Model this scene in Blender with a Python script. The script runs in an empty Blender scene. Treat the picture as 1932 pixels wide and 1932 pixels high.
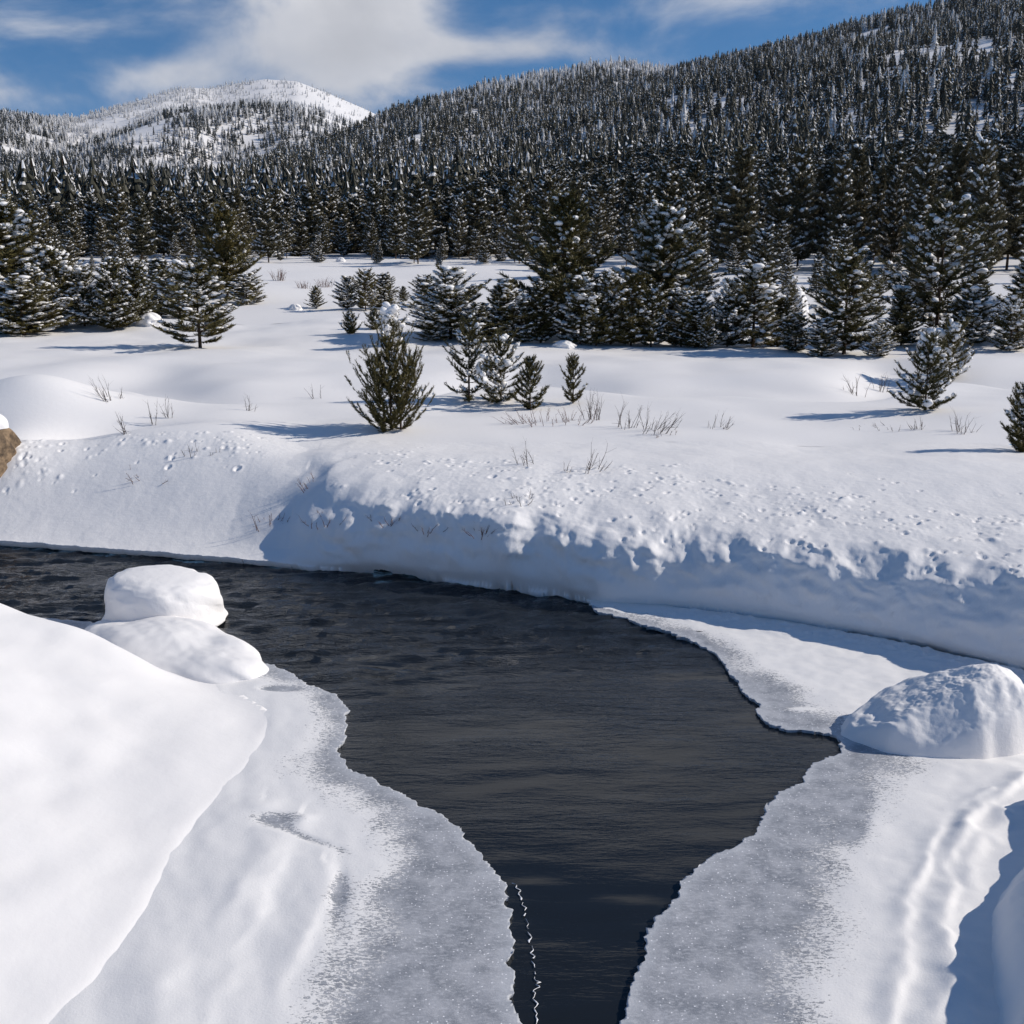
import bpy, math, random
import numpy as np
from mathutils import Vector

SC = bpy.context.scene
COL = SC.collection
R_ = math.radians

# ------------------------------------------------------------------ camera
F = 2170.0            # focal length measured on the photograph (photo = 1932 units wide)
HALF = 966.0
CAM_H = 6.5
PITCH = R_(13.3)
cam_d = bpy.data.cameras.new('camera')
cam = bpy.data.objects.new('camera', cam_d)
COL.objects.link(cam)
cam_d.sensor_width = 36.0
cam_d.lens = 36.0 * F / (2 * HALF)
cam_d.clip_start = 0.1
cam_d.clip_end = 30000
cam.location = (0, 0, CAM_H)
cam.rotation_euler = (math.pi / 2 - PITCH, 0, 0)
SC.camera = cam

# ------------------------------------------------------------------ light and sky
SUN_EL = R_(32.0)
SUN_AZ = R_(5.0)      # sun stands to the right, a touch in front of the camera
to_sun = Vector((math.cos(SUN_EL) * math.cos(SUN_AZ), math.cos(SUN_EL) * math.sin(SUN_AZ), math.sin(SUN_EL)))
sun_d = bpy.data.lights.new('sun', 'SUN')
sun_d.energy = 4.0
sun_d.angle = R_(0.53)
sun_d.color = (1.0, 0.925, 0.825)
sun = bpy.data.objects.new('sun', sun_d)
COL.objects.link(sun)
sun.rotation_euler = (-to_sun).to_track_quat('-Z', 'Y').to_euler()

world = bpy.data.worlds.new('World')
SC.world = world
world.use_nodes = True
SKY_STRENGTH = 0.10

SC.view_settings.view_transform = 'Standard'
SC.view_settings.look = 'None'
SC.view_settings.gamma = 1.0
SC.view_settings.use_curve_mapping = False
SC.view_settings.exposure = 0.0
SC.cycles.use_denoising = True
SC.cycles.max_bounces = 8
SC.cycles.diffuse_bounces = 4
SC.cycles.glossy_bounces = 3
SC.cycles.transparent_max_bounces = 4
SC.cycles.caustics_reflective = False
SC.cycles.caustics_refractive = False


class NT:
    """small node-tree helper"""
    def __init__(self, tree):
        self.t = tree
        self.n = tree.nodes
        self.n.clear()

    def new(self, typ, **kw):
        nd = self.n.new(typ)
        for k, v in kw.items():
            setattr(nd, k, v)
        return nd

    def set(self, sock, v):
        if isinstance(v, bpy.types.NodeSocket):
            self.t.links.new(v, sock)
        elif v is not None:
            sock.default_value = v

    def math(self, op, a, b=None, c=None, clamp=False):
        nd = self.new('ShaderNodeMath', operation=op, use_clamp=clamp)
        self.set(nd.inputs[0], a)
        if b is not None:
            self.set(nd.inputs[1], b)
        if c is not None:
            self.set(nd.inputs[2], c)
        return nd.outputs[0]

    def vmath(self, op, a, b=None):
        nd = self.new('ShaderNodeVectorMath', operation=op)
        self.set(nd.inputs[0], a)
        if b is not None:
            self.set(nd.inputs[1], b)
        return nd.outputs[0]

    def noise(self, vec, scale, detail=4.0, rough=0.55, dist=0.0):
        nd = self.new('ShaderNodeTexNoise')
        self.set(nd.inputs['Vector'], vec)
        nd.inputs['Scale'].default_value = scale
        nd.inputs['Detail'].default_value = detail
        nd.inputs['Roughness'].default_value = rough
        nd.inputs['Distortion'].default_value = dist
        return nd.outputs[0]

    def mapping(self, vec, scale=(1, 1, 1), loc=(0, 0, 0), rot=(0, 0, 0)):
        nd = self.new('ShaderNodeMapping')
        self.set(nd.inputs['Vector'], vec)
        nd.inputs['Scale'].default_value = scale
        nd.inputs['Location'].default_value = loc
        nd.inputs['Rotation'].default_value = rot
        return nd.outputs[0]

    def smooth(self, v, lo, hi, a=0.0, b=1.0):
        nd = self.new('ShaderNodeMapRange', interpolation_type='SMOOTHSTEP')
        self.set(nd.inputs[0], v)
        nd.inputs[1].default_value = lo
        nd.inputs[2].default_value = hi
        nd.inputs[3].default_value = a
        nd.inputs[4].default_value = b
        return nd.outputs[0]

    def mix(self, fac, a, b):
        nd = self.new('ShaderNodeMix', data_type='RGBA')
        self.set(nd.inputs[0], fac)
        for s, v in ((nd.inputs[6], a), (nd.inputs[7], b)):
            if isinstance(v, tuple) and len(v) == 3:
                v = v + (1.0,)
            self.set(s, v)
        return nd.outputs[2]

    def bump(self, h, strength=0.5, dist=0.02, normal=None):
        nd = self.new('ShaderNodeBump')
        nd.inputs['Strength'].default_value = strength
        nd.inputs['Distance'].default_value = dist
        self.set(nd.inputs['Height'], h)
        if normal is not None:
            self.set(nd.inputs['Normal'], normal)
        return nd.outputs[0]


def build_world():
    g = NT(world.node_tree)
    out = g.new('ShaderNodeOutputWorld')
    bg = g.new('ShaderNodeBackground')
    bg.inputs['Strength'].default_value = SKY_STRENGTH
    sky = g.new('ShaderNodeTexSky')
    sky.sky_type = 'NISHITA'
    sky.sun_disc = False
    sky.sun_elevation = SUN_EL
    sky.sun_rotation = math.pi / 2 - SUN_AZ
    sky.altitude = 2200
    sky.air_density = 1.0
    sky.dust_density = 0.2
    sky.ozone_density = 2.0
    tc = g.new('ShaderNodeTexCoord')
    d = tc.outputs['Generated']
    sep = g.new('ShaderNodeSeparateXYZ')
    g.set(sep.inputs[0], d)
    x, y, z = sep.outputs
    # thin dry mountain air: the whole sky keeps its deep blue further down towards the horizon
    zc = g.math('MAXIMUM', z, 0.0)
    zz = g.math('ADD', g.math('MULTIPLY', zc, 0.86), 0.14)
    cmb = g.new('ShaderNodeCombineXYZ')
    g.set(cmb.inputs[0], x); g.set(cmb.inputs[1], y); g.set(cmb.inputs[2], zz)
    g.set(sky.inputs['Vector'], g.vmath('NORMALIZE', cmb.outputs[0]))
    sat = g.new('ShaderNodeHueSaturation')
    sat.inputs['Saturation'].default_value = 1.28
    sat.inputs['Value'].default_value = 1.0
    g.set(sat.inputs['Color'], sky.outputs[0])
    skyc = sat.outputs[0]
    # cloud deck: direction projected on a layer overhead
    den = g.math('ADD', zc, 0.16)
    px = g.math('DIVIDE', x, den)
    py = g.math('DIVIDE', y, den)
    cp = g.new('ShaderNodeCombineXYZ')
    g.set(cp.inputs[0], px); g.set(cp.inputs[1], py)
    P = cp.outputs[0]
    P3 = g.mapping(d, scale=(1, 1, 1.7), loc=(2.3, 0.7, 0.4))
    n1 = g.noise(P3, 6.5, 9, 0.58, 0.35)
    n2 = g.noise(g.mapping(d, scale=(1, 1, 3.2), loc=(5.1, 3.2, 0)), 2.2, 5, 0.5, 0.4)
    az = g.math('ARCTAN2', x, y)
    el = g.math('ARCSINE', z)
    # soft billows: az, el centre, widths, amount, tilt
    total = None
    for (a0, e0, wa, we, am, tl) in CLOUDS:
        da = g.math('SUBTRACT', az, R_(a0))
        de = g.math('SUBTRACT', g.math('SUBTRACT', el, R_(e0)), g.math('MULTIPLY', da, tl))
        qa = g.math('POWER', g.math('ABSOLUTE', g.math('DIVIDE', da, R_(wa))), 2.0)
        qe = g.math('POWER', g.math('ABSOLUTE', g.math('DIVIDE', de, R_(we))), 2.0)
        gs = g.math('MULTIPLY', g.math('EXPONENT', g.math('MULTIPLY', g.math('ADD', qa, qe), -1.0)), am)
        total = gs if total is None else g.math('ADD', total, gs)
    base = g.math('ADD', g.math('MULTIPLY', n1, 1.0), g.math('MULTIPLY', n2, 0.45))
    dens = g.math('ADD', base, g.math('MULTIPLY', total, 0.42))
    cov = g.smooth(dens, 0.71, 1.10, 0.0, 0.95)
    cov = g.math('POWER', cov, 1.25)
    tone = g.noise(g.mapping(P3, loc=(1.1, 8.0, 0)), 5.0, 6, 0.55, 0.3)
    cc = g.mix(g.smooth(tone, 0.35, 0.7), (5.3, 5.5, 6.1), (7.4, 7.4, 7.7))
    # thicker cloud is greyer underneath
    cc = g.mix(g.smooth(dens, 1.05, 1.6), cc, (5.3, 5.4, 5.8))
    col = g.mix(cov, skyc, cc)
    g.set(bg.inputs['Color'], col)
    g.set(out.inputs['Surface'], bg.outputs[0])


CLOUDS = [  # azimuth, elevation, widths (degrees), amount, tilt: the clouds in view, then one unseen bank above
    (-7.0, 8.6, 3.0, 3.2, 1.2, 0.0),
    (-7.6, 12.0, 3.2, 2.8, 1.0, 0.0),
    (-16.5, 7.0, 3.0, 0.9, 0.6, 0.15),
    (-15.3, 11.0, 2.0, 0.8, 0.35, 0.1),
    (-23.5, 6.2, 2.2, 0.8, 0.6, 0.0),
    (-21.5, 9.0, 3.0, 0.5, 0.45, 0.05),
    (-1.0, 8.6, 6.5, 0.7, 0.75, 0.02),
    (9.0, 10.6, 7.0, 1.0, 0.75, 0.1),
    (3.0, 12.2, 6.0, 1.0, 0.6, -0.02),
    (-24.5, 10.9, 1.5, 0.35, 0.5, 0.0),
    (0.0, 23.0, 34.0, 6.5, 1.5, 0.02),  # unseen bank overhead, read off the water and sized to brighten its reflection
]
build_world()

# ------------------------------------------------------------------ pixel <-> world
FWD = np.array([0, math.cos(PITCH), -math.sin(PITCH)])
UP = np.array([0, math.sin(PITCH), math.cos(PITCH)])
ORG = np.array([0, 0, CAM_H])


def ray(u, v):
    return np.array([(u - HALF) / F, 0, 0]) + UP * (-(v - HALF) / F) + FWD


def gp(u, v, z=0.0):
    d = ray(u, v)
    t = (z - CAM_H) / d[2]
    return (ORG + d * t)[:2]


def az_el(u, v):
    d = ray(u, v)
    return math.atan2(d[0], d[1]), math.atan2(d[2], math.hypot(d[0], d[1]))


# ------------------------------------------------------------------ numpy noise
def _hash(ix, iy, seed):
    h = (ix.astype(np.int64) * 374761393 + iy.astype(np.int64) * 668265263 + seed * 2147483647) & 0xffffffff
    h = ((h ^ (h >> 13)) * 1274126177) & 0xffffffff
    return (h ^ (h >> 16)) & 0xffffffff


def perlin(x, y, seed=0):
    x = np.asarray(x, float); y = np.asarray(y, float)
    ix = np.floor(x); iy = np.floor(y)
    fx = x - ix; fy = y - iy
    u = fx * fx * fx * (fx * (fx * 6 - 15) + 10)
    v = fy * fy * fy * (fy * (fy * 6 - 15) + 10)

    def g(ox, oy):
        a = _hash(ix + ox, iy + oy, seed).astype(float) * (2 * math.pi / 4294967296.0)
        return np.cos(a) * (fx - ox) + np.sin(a) * (fy - oy)
    a = g(0, 0) * (1 - u) + g(1, 0) * u
    b = g(0, 1) * (1 - u) + g(1, 1) * u
    return (a * (1 - v) + b * v) * 1.5


def fbm(x, y, oct=4, seed=0, gain=0.5, lac=2.03):
    s = 0; a = 1.0
    for i in range(oct):
        s = s + a * perlin(x, y, seed + i * 17)
        x = x * lac + 3.1; y = y * lac + 1.7; a *= gain
    return s


def sstep(v, a, b):
    t = np.clip((np.asarray(v, float) - a) / (b - a), 0, 1)
    return t * t * (3 - 2 * t)


def gauss(x, y, cx, cy, sx, sy=None, rot=0.0):
    sy = sx if sy is None else sy
    c, s = math.cos(rot), math.sin(rot)
    dx, dy = x - cx, y - cy
    a = (dx * c + dy * s) / sx
    b = (-dx * s + dy * c) / sy
    return np.exp(-(a * a + b * b))


def poly_dist(x, y, pts):
    """distance to open polyline and side sign (+ = left of travel)"""
    sh = x.shape
    x = x.ravel(); y = y.ravel()
    best = np.full(x.shape, 1e9); sgn = np.ones_like(x)
    for (ax, ay), (bx, by) in zip(pts[:-1], pts[1:]):
        ex, ey = bx - ax, by - ay
        t = np.clip(((x - ax) * ex + (y - ay) * ey) / (ex * ex + ey * ey + 1e-12), 0, 1)
        dx = x - ax - t * ex; dy = y - ay - t * ey
        d = dx * dx + dy * dy
        m = d < best
        best = np.where(m, d, best)
        sgn = np.where(m, np.sign(ex * (y - ay) - ey * (x - ax)), sgn)
    return (np.sqrt(best) * np.where(sgn == 0, 1, sgn)).reshape(sh)


def poly_sdf(x, y, pts):
    """signed distance to closed polygon, positive inside"""
    sh = x.shape
    x = x.ravel(); y = y.ravel()
    best = np.full(x.shape, 1e9); ins = np.zeros(x.shape, bool)
    n = len(pts)
    for i in range(n):
        ax, ay = pts[i]; bx, by = pts[(i + 1) % n]
        ex, ey = bx - ax, by - ay
        t = np.clip(((x - ax) * ex + (y - ay) * ey) / (ex * ex + ey * ey + 1e-12), 0, 1)
        d = (x - ax - t * ex) ** 2 + (y - ay - t * ey) ** 2
        best = np.minimum(best, d)
        if abs(ey) > 1e-12:
            c = ((ay > y) != (by > y)) & (x < ex * (y - ay) / ey + ax)
            ins ^= c
    return (np.sqrt(best) * np.where(ins, 1, -1)).reshape(sh)


def smooth_line(pts, n=4):
    """Catmull-Rom through the points"""
    p = [np.array(q, float) for q in pts]
    p = [2 * p[0] - p[1]] + p + [2 * p[-1] - p[-2]]
    out = []
    for i in range(1, len(p) - 2):
        for k in range(n):
            t = k / n
            a, b, c, d = p[i - 1], p[i], p[i + 1], p[i + 2]
            out.append(0.5 * ((2 * b) + (-a + c) * t + (2 * a - 5 * b + 4 * c - d) * t * t + (-a + 3 * b - 3 * c + d) * t ** 3))
    out.append(p[-2])
    return [(float(q[0]), float(q[1])) for q in out]


# ------------------------------------------------------------------ mesh helpers
def mk_mesh(name, V, Fc, mat=None, smooth=True, mat_idx=None, mats=None):
    me = bpy.data.meshes.new(name)
    V = np.asarray(V, np.float32)
    groups = Fc if isinstance(Fc, list) and len(Fc) and getattr(Fc[0], 'ndim', 1) == 2 else [Fc]
    groups = [np.asarray(f, np.int32) for f in groups if len(f)]
    nl = sum(f.size for f in groups); nf = sum(len(f) for f in groups)
    me.vertices.add(len(V)); me.vertices.foreach_set('co', V.ravel())
    me.loops.add(nl); me.loops.foreach_set('vertex_index', np.concatenate([f.ravel() for f in groups]))
    me.polygons.add(nf)
    sizes = np.concatenate([np.full(len(f), f.shape[1], np.int32) for f in groups])
    starts = np.concatenate([[0], np.cumsum(sizes)[:-1]]).astype(np.int32)
    me.polygons.foreach_set('loop_start', starts)
    me.polygons.foreach_set('use_smooth', np.full(nf, smooth, bool))
    if mat_idx is not None:
        me.polygons.foreach_set('material_index', np.asarray(mat_idx, np.int32))
    me.update(calc_edges=True)
    for m in (mats or ([mat] if mat else [])):
        me.materials.append(m)
    return me


def link(name, data, parent=None, loc=None):
    o = bpy.data.objects.new(name, data)
    COL.objects.link(o)
    if parent is not None:
        o.parent = parent
    if loc is not None:
        o.location = loc
    return o


def tag(o, label=None, cat=None, group=None, kind=None):
    if label: o['label'] = label
    if cat: o['category'] = cat
    if group: o['group'] = group
    if kind: o['kind'] = kind
    return o


def height_mesh(name, x0, x1, y0, y1, step, zfun, mat, sd=None, skirt=0.0, skirt_in=0.0, attrs=None, stepy=None):
    """grid of heights; cells outside sd<0 are dropped and the border is drawn onto the contour"""
    nx = int(round((x1 - x0) / step)) + 1
    ny = int(round((y1 - y0) / (stepy or step))) + 1
    X, Y = np.meshgrid(np.linspace(x0, x1, nx), np.linspace(y0, y1, ny))
    keep = np.ones((ny - 1, nx - 1), bool)
    border = None
    if sd is not None:
        D = sd(X, Y)
        ins = D > 0
        keep = ins[:-1, :-1] | ins[1:, :-1] | ins[:-1, 1:] | ins[1:, 1:]
        used = np.zeros_like(ins)
        used[:-1, :-1] |= keep; used[1:, :-1] |= keep; used[:-1, 1:] |= keep; used[1:, 1:] |= keep
        mv = used & ~ins
        px, py = X[mv].copy(), Y[mv].copy()
        e = step * 0.25
        for _ in range(4):
            d = sd(px, py)
            gx = (sd(px + e, py) - sd(px - e, py)) / (2 * e)
            gy = (sd(px, py + e) - sd(px, py - e)) / (2 * e)
            g2 = np.maximum(gx * gx + gy * gy, 0.25)
            stx = np.clip(-d * gx / g2, -step, step); sty = np.clip(-d * gy / g2, -step, step)
            px += stx; py += sty
        X[mv] = px; Y[mv] = py
        border = mv
    Z = zfun(X, Y)
    X0, Y0 = X, Y
    if isinstance(Z, tuple):
        X, Y, Z = Z
    idx = -np.ones(X.shape, np.int64)
    j, i = np.nonzero(keep)
    usedv = np.zeros(X.shape, bool)
    for dj, di in ((0, 0), (0, 1), (1, 1), (1, 0)):
        usedv[j + dj, i + di] = True
    idx[usedv] = np.arange(usedv.sum())
    V = np.stack([X[usedv], Y[usedv], Z[usedv]], 1)
    Q = np.stack([idx[j, i], idx[j, i + 1], idx[j + 1, i + 1], idx[j + 1, i]], 1)
    A = {k: f(X0, Y0)[usedv] for k, f in (attrs or {}).items()}
    if skirt > 0 and sd is not None:
        # boundary edges of the kept cells -> a small cut face down below the surface
        E = np.concatenate([Q[:, [0, 1]], Q[:, [1, 2]], Q[:, [2, 3]], Q[:, [3, 0]]])
        key = np.sort(E, 1); kk = key[:, 0] * (len(V) + 1) + key[:, 1]
        u, inv, cnt = np.unique(kk, return_inverse=True, return_counts=True)
        B = E[cnt[inv] == 1]
        bm_ = border[usedv]
        B = B[bm_[B[:, 0]] & bm_[B[:, 1]]]
        bv = np.unique(B)
        remap = {int(a): len(V) + k for k, a in enumerate(bv)}
        nv = V[bv].copy()
        e = 0.02
        gx = (sd(nv[:, 0] + e, nv[:, 1]) - sd(nv[:, 0] - e, nv[:, 1])) / (2 * e)
        gy = (sd(nv[:, 0], nv[:, 1] + e) - sd(nv[:, 0], nv[:, 1] - e)) / (2 * e)
        gl = np.sqrt(gx * gx + gy * gy) + 1e-6
        nv[:, 0] += gx / gl * skirt_in; nv[:, 1] += gy / gl * skirt_in
        nv[:, 2] -= skirt
        SQ = np.array([[b, a, remap[int(a)], remap[int(b)]] for a, b in B], np.int64).reshape(-1, 4)
        V = np.concatenate([V, nv]); Q = np.concatenate([Q, SQ])
        for k in A:
            A[k] = np.concatenate([A[k], A[k][bv]])
    me = mk_mesh(name, V, Q, mat)
    for k, a in A.items():
        at = me.attributes.new(k, 'FLOAT', 'POINT')
        at.data.foreach_set('value', a.astype(np.float32))
    o = link(name, me)
    return o


# ------------------------------------------------------------------ materials
def principled(name):
    m = bpy.data.materials.new(name)
    m.use_nodes = True
    g = NT(m.node_tree)
    out = g.new('ShaderNodeOutputMaterial')
    p = g.new('ShaderNodeBsdfPrincipled')
    g.set(out.inputs['Surface'], p.outputs[0])
    return m, g, p


def snow_mat(name, fine=1.0, col=(0.895, 0.875, 0.86)):
    m, g, p = principled(name)
    tc = g.new('ShaderNodeTexCoord')
    P = tc.outputs['Object']
    n1 = g.noise(P, 7.0, 4, 0.55)
    n2 = g.noise(P, 60.0, 3, 0.6)
    b = g.bump(n1, 0.22 * fine, 0.05)
    b = g.bump(n2, 0.22 * fine, 0.008, b)
    c = g.mix(g.noise(P, 1.3, 3), tuple(k * 0.975 for k in col), col)
    g.set(p.inputs['Base Color'], c)
    g.set(p.inputs['Normal'], b)
    p.inputs['Roughness'].default_value = 0.62
    p.inputs['Specular IOR Level'].default_value = 0.25
    return m


M_SNOW = snow_mat('snow')
M_SNOW_SMOOTH = snow_mat('snow_smooth', 0.45)
M_SNOW_TREE = snow_mat('tree_snow', 0.0, (0.89, 0.875, 0.86))


def ice_mat():
    m, g, p = principled('frosted_ice')
    tc = g.new('ShaderNodeTexCoord')
    P = tc.outputs['Object']
    at = g.new('ShaderNodeAttribute', attribute_name='cover')
    cov = at.outputs['Fac']
    wide = g.noise(P, 1.4, 4, 0.55)
    dash = g.noise(g.mapping(P, scale=(17, 36, 1)), 1.0, 6, 0.68, 0.6)
    speck = g.noise(P, 55.0, 2, 0.6)
    t = g.math('ADD', g.math('MULTIPLY', cov, 0.62), g.math('MULTIPLY', g.math('SUBTRACT', wide, 0.5), 0.95))
    t = g.math('ADD', t, g.math('MULTIPLY', g.math('SUBTRACT', dash, 0.5), 1.7))
    t = g.math('ADD', t, g.math('MULTIPLY', g.math('SUBTRACT', speck, 0.5), 0.5))
    f = g.math('MULTIPLY', g.smooth(t, -0.07, 0.09), g.smooth(cov, -0.75, 0.3, 0.45, 1.0))
    tone = g.noise(P, 3.5, 5, 0.6)
    grey = g.mix(g.smooth(tone, 0.3, 0.7), (0.235, 0.25, 0.28), (0.43, 0.44, 0.47))
    mott = g.noise(g.mapping(P, scale=(1, 1.8, 1)), 17.0, 5, 0.65)
    grey = g.mix(g.smooth(mott, 0.48, 0.66, 0.0, 0.5), grey, (0.62, 0.63, 0.66))
    edge = g.new('ShaderNodeAttribute', attribute_name='edge')
    grey = g.mix(g.smooth(edge.outputs['Fac'], 0.0, 0.20, 0.45, 0.0), grey, (0.60, 0.62, 0.65))
    fine = g.noise(P, 130.0, 2, 0.7)
    grey = g.mix(g.smooth(fine, 0.5, 0.75, 0.0, 0.42), grey, (0.8, 0.81, 0.83))
    vor = g.new('ShaderNodeTexVoronoi')
    g.set(vor.inputs['Vector'], P)
    vor.inputs['Scale'].default_value = 24.0
    sp = g.smooth(vor.outputs['Distance'], 0.13, 0.24, 1.0, 0.0)
    rnd = g.new('ShaderNodeSeparateColor')
    g.set(rnd.inputs[0], vor.outputs['Color'])
    sp = g.math('MULTIPLY', sp, g.math('GREATER_THAN', rnd.outputs[0], 0.62))
    grey = g.mix(sp, grey, (0.9, 0.9, 0.92))  # white frost crystal spots; their sparkle is painted into the colour
    snowc = (0.875, 0.86, 0.845)
    g.set(p.inputs['Base Color'], g.mix(f, grey, snowc))
    h = g.math('ADD', g.math('MULTIPLY', f, 0.7), g.math('MULTIPLY', g.noise(P, 40, 3, 0.6), 0.5))
    g.set(p.inputs['Normal'], g.bump(h, 0.5, 0.012))
    g.set(p.inputs['Roughness'], g.smooth(f, 0, 1, 0.42, 0.65))
    p.inputs['Specular IOR Level'].default_value = 0.3
    return m


M_ICE = ice_mat()


def water_mat():
    m, g, p = principled('dark_water')
    tc = g.new('ShaderNodeTexCoord')
    P = tc.outputs['Object']
    n1 = g.noise(g.mapping(P, scale=(1.5, 6.5, 1), rot=(0, 0, 0.12)), 1.0, 4, 0.55, 0.7)
    n2 = g.noise(g.mapping(P, scale=(7, 30, 1), rot=(0, 0, -0.12)), 1.0, 3, 0.55, 0.5)
    at = g.new('ShaderNodeAttribute', attribute_name='calm')
    h = g.math('ADD', g.math('MULTIPLY', n1, 0.7), g.math('MULTIPLY', n2, 0.22))
    h = g.math('MULTIPLY', h, at.outputs['Fac'])
    g.set(p.inputs['Normal'], g.bump(h, 1.0, 0.05))
    p.inputs['Base Color'].default_value = (0.014, 0.0165, 0.0195, 1)
    p.inputs['Roughness'].default_value = 0.03
    p.inputs['IOR'].default_value = 1.33
    return m


M_WATER = water_mat()


def needle_mat(name, dark, light):
    m, g, p = principled(name)
    oi = g.new('ShaderNodeObjectInfo')
    tc = g.new('ShaderNodeTexCoord')
    n = g.noise(tc.outputs['Object'], 1.7, 3, 0.6)
    f = g.math('ADD', g.math('MULTIPLY', oi.outputs['Random'], 0.7), g.math('MULTIPLY', g.math('SUBTRACT', n, 0.5), 1.4), clamp=True)
    g.set(p.inputs['Base Color'], g.mix(f, dark, light))
    p.inputs['Roughness'].default_value = 0.6
    p.inputs['Specular IOR Level'].default_value = 0.25
    return m


M_NEEDLE = needle_mat('pine_needles', (0.072, 0.065, 0.022), (0.160, 0.128, 0.042))
M_NEEDLE_FAR = needle_mat('far_pine_needles', (0.074, 0.067, 0.036), (0.145, 0.119, 0.060))
M_RIME = needle_mat('rimed_needles', (0.58, 0.58, 0.58), (0.86, 0.85, 0.84))
M_NEEDLE_HILL = needle_mat('hill_pine_needles', (0.036, 0.037, 0.026), (0.085, 0.076, 0.045))
M_NEEDLE_CLOUDSHADE = needle_mat('mountain_needles_cloud_shade', (0.030, 0.034, 0.028), (0.060, 0.060, 0.045))  # darker, cooler needles: cloud shadow and blue distance put into the colour


def plain(name, a, b, scale=8.0, rough=0.85, bump=0.3, dist=0.01):
    m, g, p = principled(name)
    tc = g.new('ShaderNodeTexCoord')
    n = g.noise(tc.outputs['Object'], scale, 6, 0.62)
    g.set(p.inputs['Base Color'], g.mix(g.smooth(n, 0.35, 0.65), a, b))
    if bump:
        g.set(p.inputs['Normal'], g.bump(n, bump, dist))
    p.inputs['Roughness'].default_value = rough
    p.inputs['Specular IOR Level'].default_value = 0.2
    return m


M_BARK = plain('pine_bark', (0.05, 0.035, 0.025), (0.13, 0.085, 0.06), 14)
M_TWIG = plain('willow_twig', (0.11, 0.055, 0.045), (0.21, 0.12, 0.095), 5, bump=0)
M_TWIG_DARK = plain('grey_twig', (0.07, 0.055, 0.05), (0.14, 0.11, 0.10), 5, bump=0)
M_ROCK = plain('brown_granite', (0.09, 0.065, 0.045), (0.30, 0.21, 0.13), 3.5, bump=0.8, dist=0.05)
M_FROSTLINE = plain('white_frost', (0.8, 0.81, 0.83), (0.9, 0.9, 0.92), 30, bump=0)

# ------------------------------------------------------------------ shore lines (world metres)
FAR_SHORE = [(-60.0, 31.0), (-30.0, 28.0)] + [tuple(gp(*q)) for q in [
    (-300, 1015), (0, 1033), (150, 1044), (300, 1056), (450, 1068), (600, 1079), (700, 1086), (800, 1098), (880, 1110),
    (950, 1119), (1050, 1131), (1130, 1145), (1250, 1152), (1400, 1170), (1500, 1186), (1600, 1203), (1700, 1222),
    (1780, 1240), (1932, 1276), (2300, 1380)]] + [(16.0, 11.5), (40.0, 4.0)]
FAR_SHORE = smooth_line(FAR_SHORE, 3)
RIGHT_EDGE = [tuple(gp(*q)) for q in [
    (1105, 1138), (1128, 1156), (1180, 1171), (1250, 1194), (1310, 1216), (1350, 1237), (1378, 1270), (1408, 1312), (1440, 1336),
    (1422, 1355), (1440, 1371), (1500, 1382), (1560, 1389), (1592, 1402), (1580, 1426), (1540, 1446), (1510, 1475),
    (1470, 1510), (1440, 1550), (1430, 1575), (1380, 1605), (1320, 1635), (1280, 1675), (1268, 1700), (1240, 1740),
    (1210, 1800), (1190, 1855), (1170, 1932), (1130, 2060), (1110, 2300)]]
LEFT_EDGE = [tuple(gp(*q)) for q in [
    (960, 2300), (972, 2060), (972, 1932), (968, 1860), (965, 1780), (958, 1700), (920, 1640), (870, 1570), (800, 1528), (715, 1484), (655, 1450),
    (640, 1420), (655, 1382), (652, 1342), (632, 1316), (600, 1304), (552, 1282), (540, 1268), (484, 1256), (462, 1240),
    (440, 1225), (415, 1205), (360, 1196), (260, 1188), (150, 1176), (0, 1164), (-400, 1140)]]
ICE_R = RIGHT_EDGE + [(0.35, 1.0), (22.0, 1.0), (22.0, 12.0), (12.0, 14.2), (8.2, 16.4), (5.5, 18.6), (2.6, 20.4), (1.3, 20.9)]
ICE_L = LEFT_EDGE + [(-30.0, 21.0), (-30.0, 1.0), (-0.1, 1.0)]


_gx = np.arange(-64, 64.01, 0.2); _gy = np.arange(-2, 66.01, 0.2)
_GD = poly_dist(*np.meshgrid(_gx, _gy), FAR_SHORE)


def sd_far(x, y):
    """signed distance to the far shore line (table look-up)"""
    x = np.asarray(x, float); y = np.asarray(y, float)
    fx = np.clip((x + 64) / 0.2, 0, len(_gx) - 1.001); fy = np.clip((y + 2) / 0.2, 0, len(_gy) - 1.001)
    i = fx.astype(int); j = fy.astype(int); fx = fx - i; fy = fy - j
    return (_GD[j, i] * (1 - fx) + _GD[j, i + 1] * fx) * (1 - fy) + (_GD[j + 1, i] * (1 - fx) + _GD[j + 1, i + 1] * fx) * fy


def sd_far_rough(x, y):
    return sd_far(x, y) + 0.05 * fbm(x * 1.3, y * 1.3, 2, 5) + 0.018 * fbm(x * 7, y * 7, 2, 6)


def bank_along(x):
    """bank shape along the far shore: face height, face width, shoulder width"""
    xs = [-30, -12, -9, -6.5, -5.0, -3.8, -2.5, 0, 1.5, 3, 5, 7, 10, 30]
    hf = np.interp(x, xs, [0.3, 0.30, 0.28, 0.25, 0.30, 0.70, 1.02, 1.08, 0.90, 1.00, 1.10, 1.15, 1.1, 1.1])
    wf = np.interp(x, xs, [1.2, 1.20, 1.20, 1.20, 1.00, 0.60, 0.46, 0.46, 0.54, 0.62, 0.72, 0.76, 0.75, 0.75])
    ws = np.interp(x, xs, [2.2, 2.20, 2.00, 1.90, 1.80, 1.30, 1.15, 1.15, 1.40, 1.70, 2.2, 2.4, 2.4, 2.4])
    return hf, wf, ws


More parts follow.
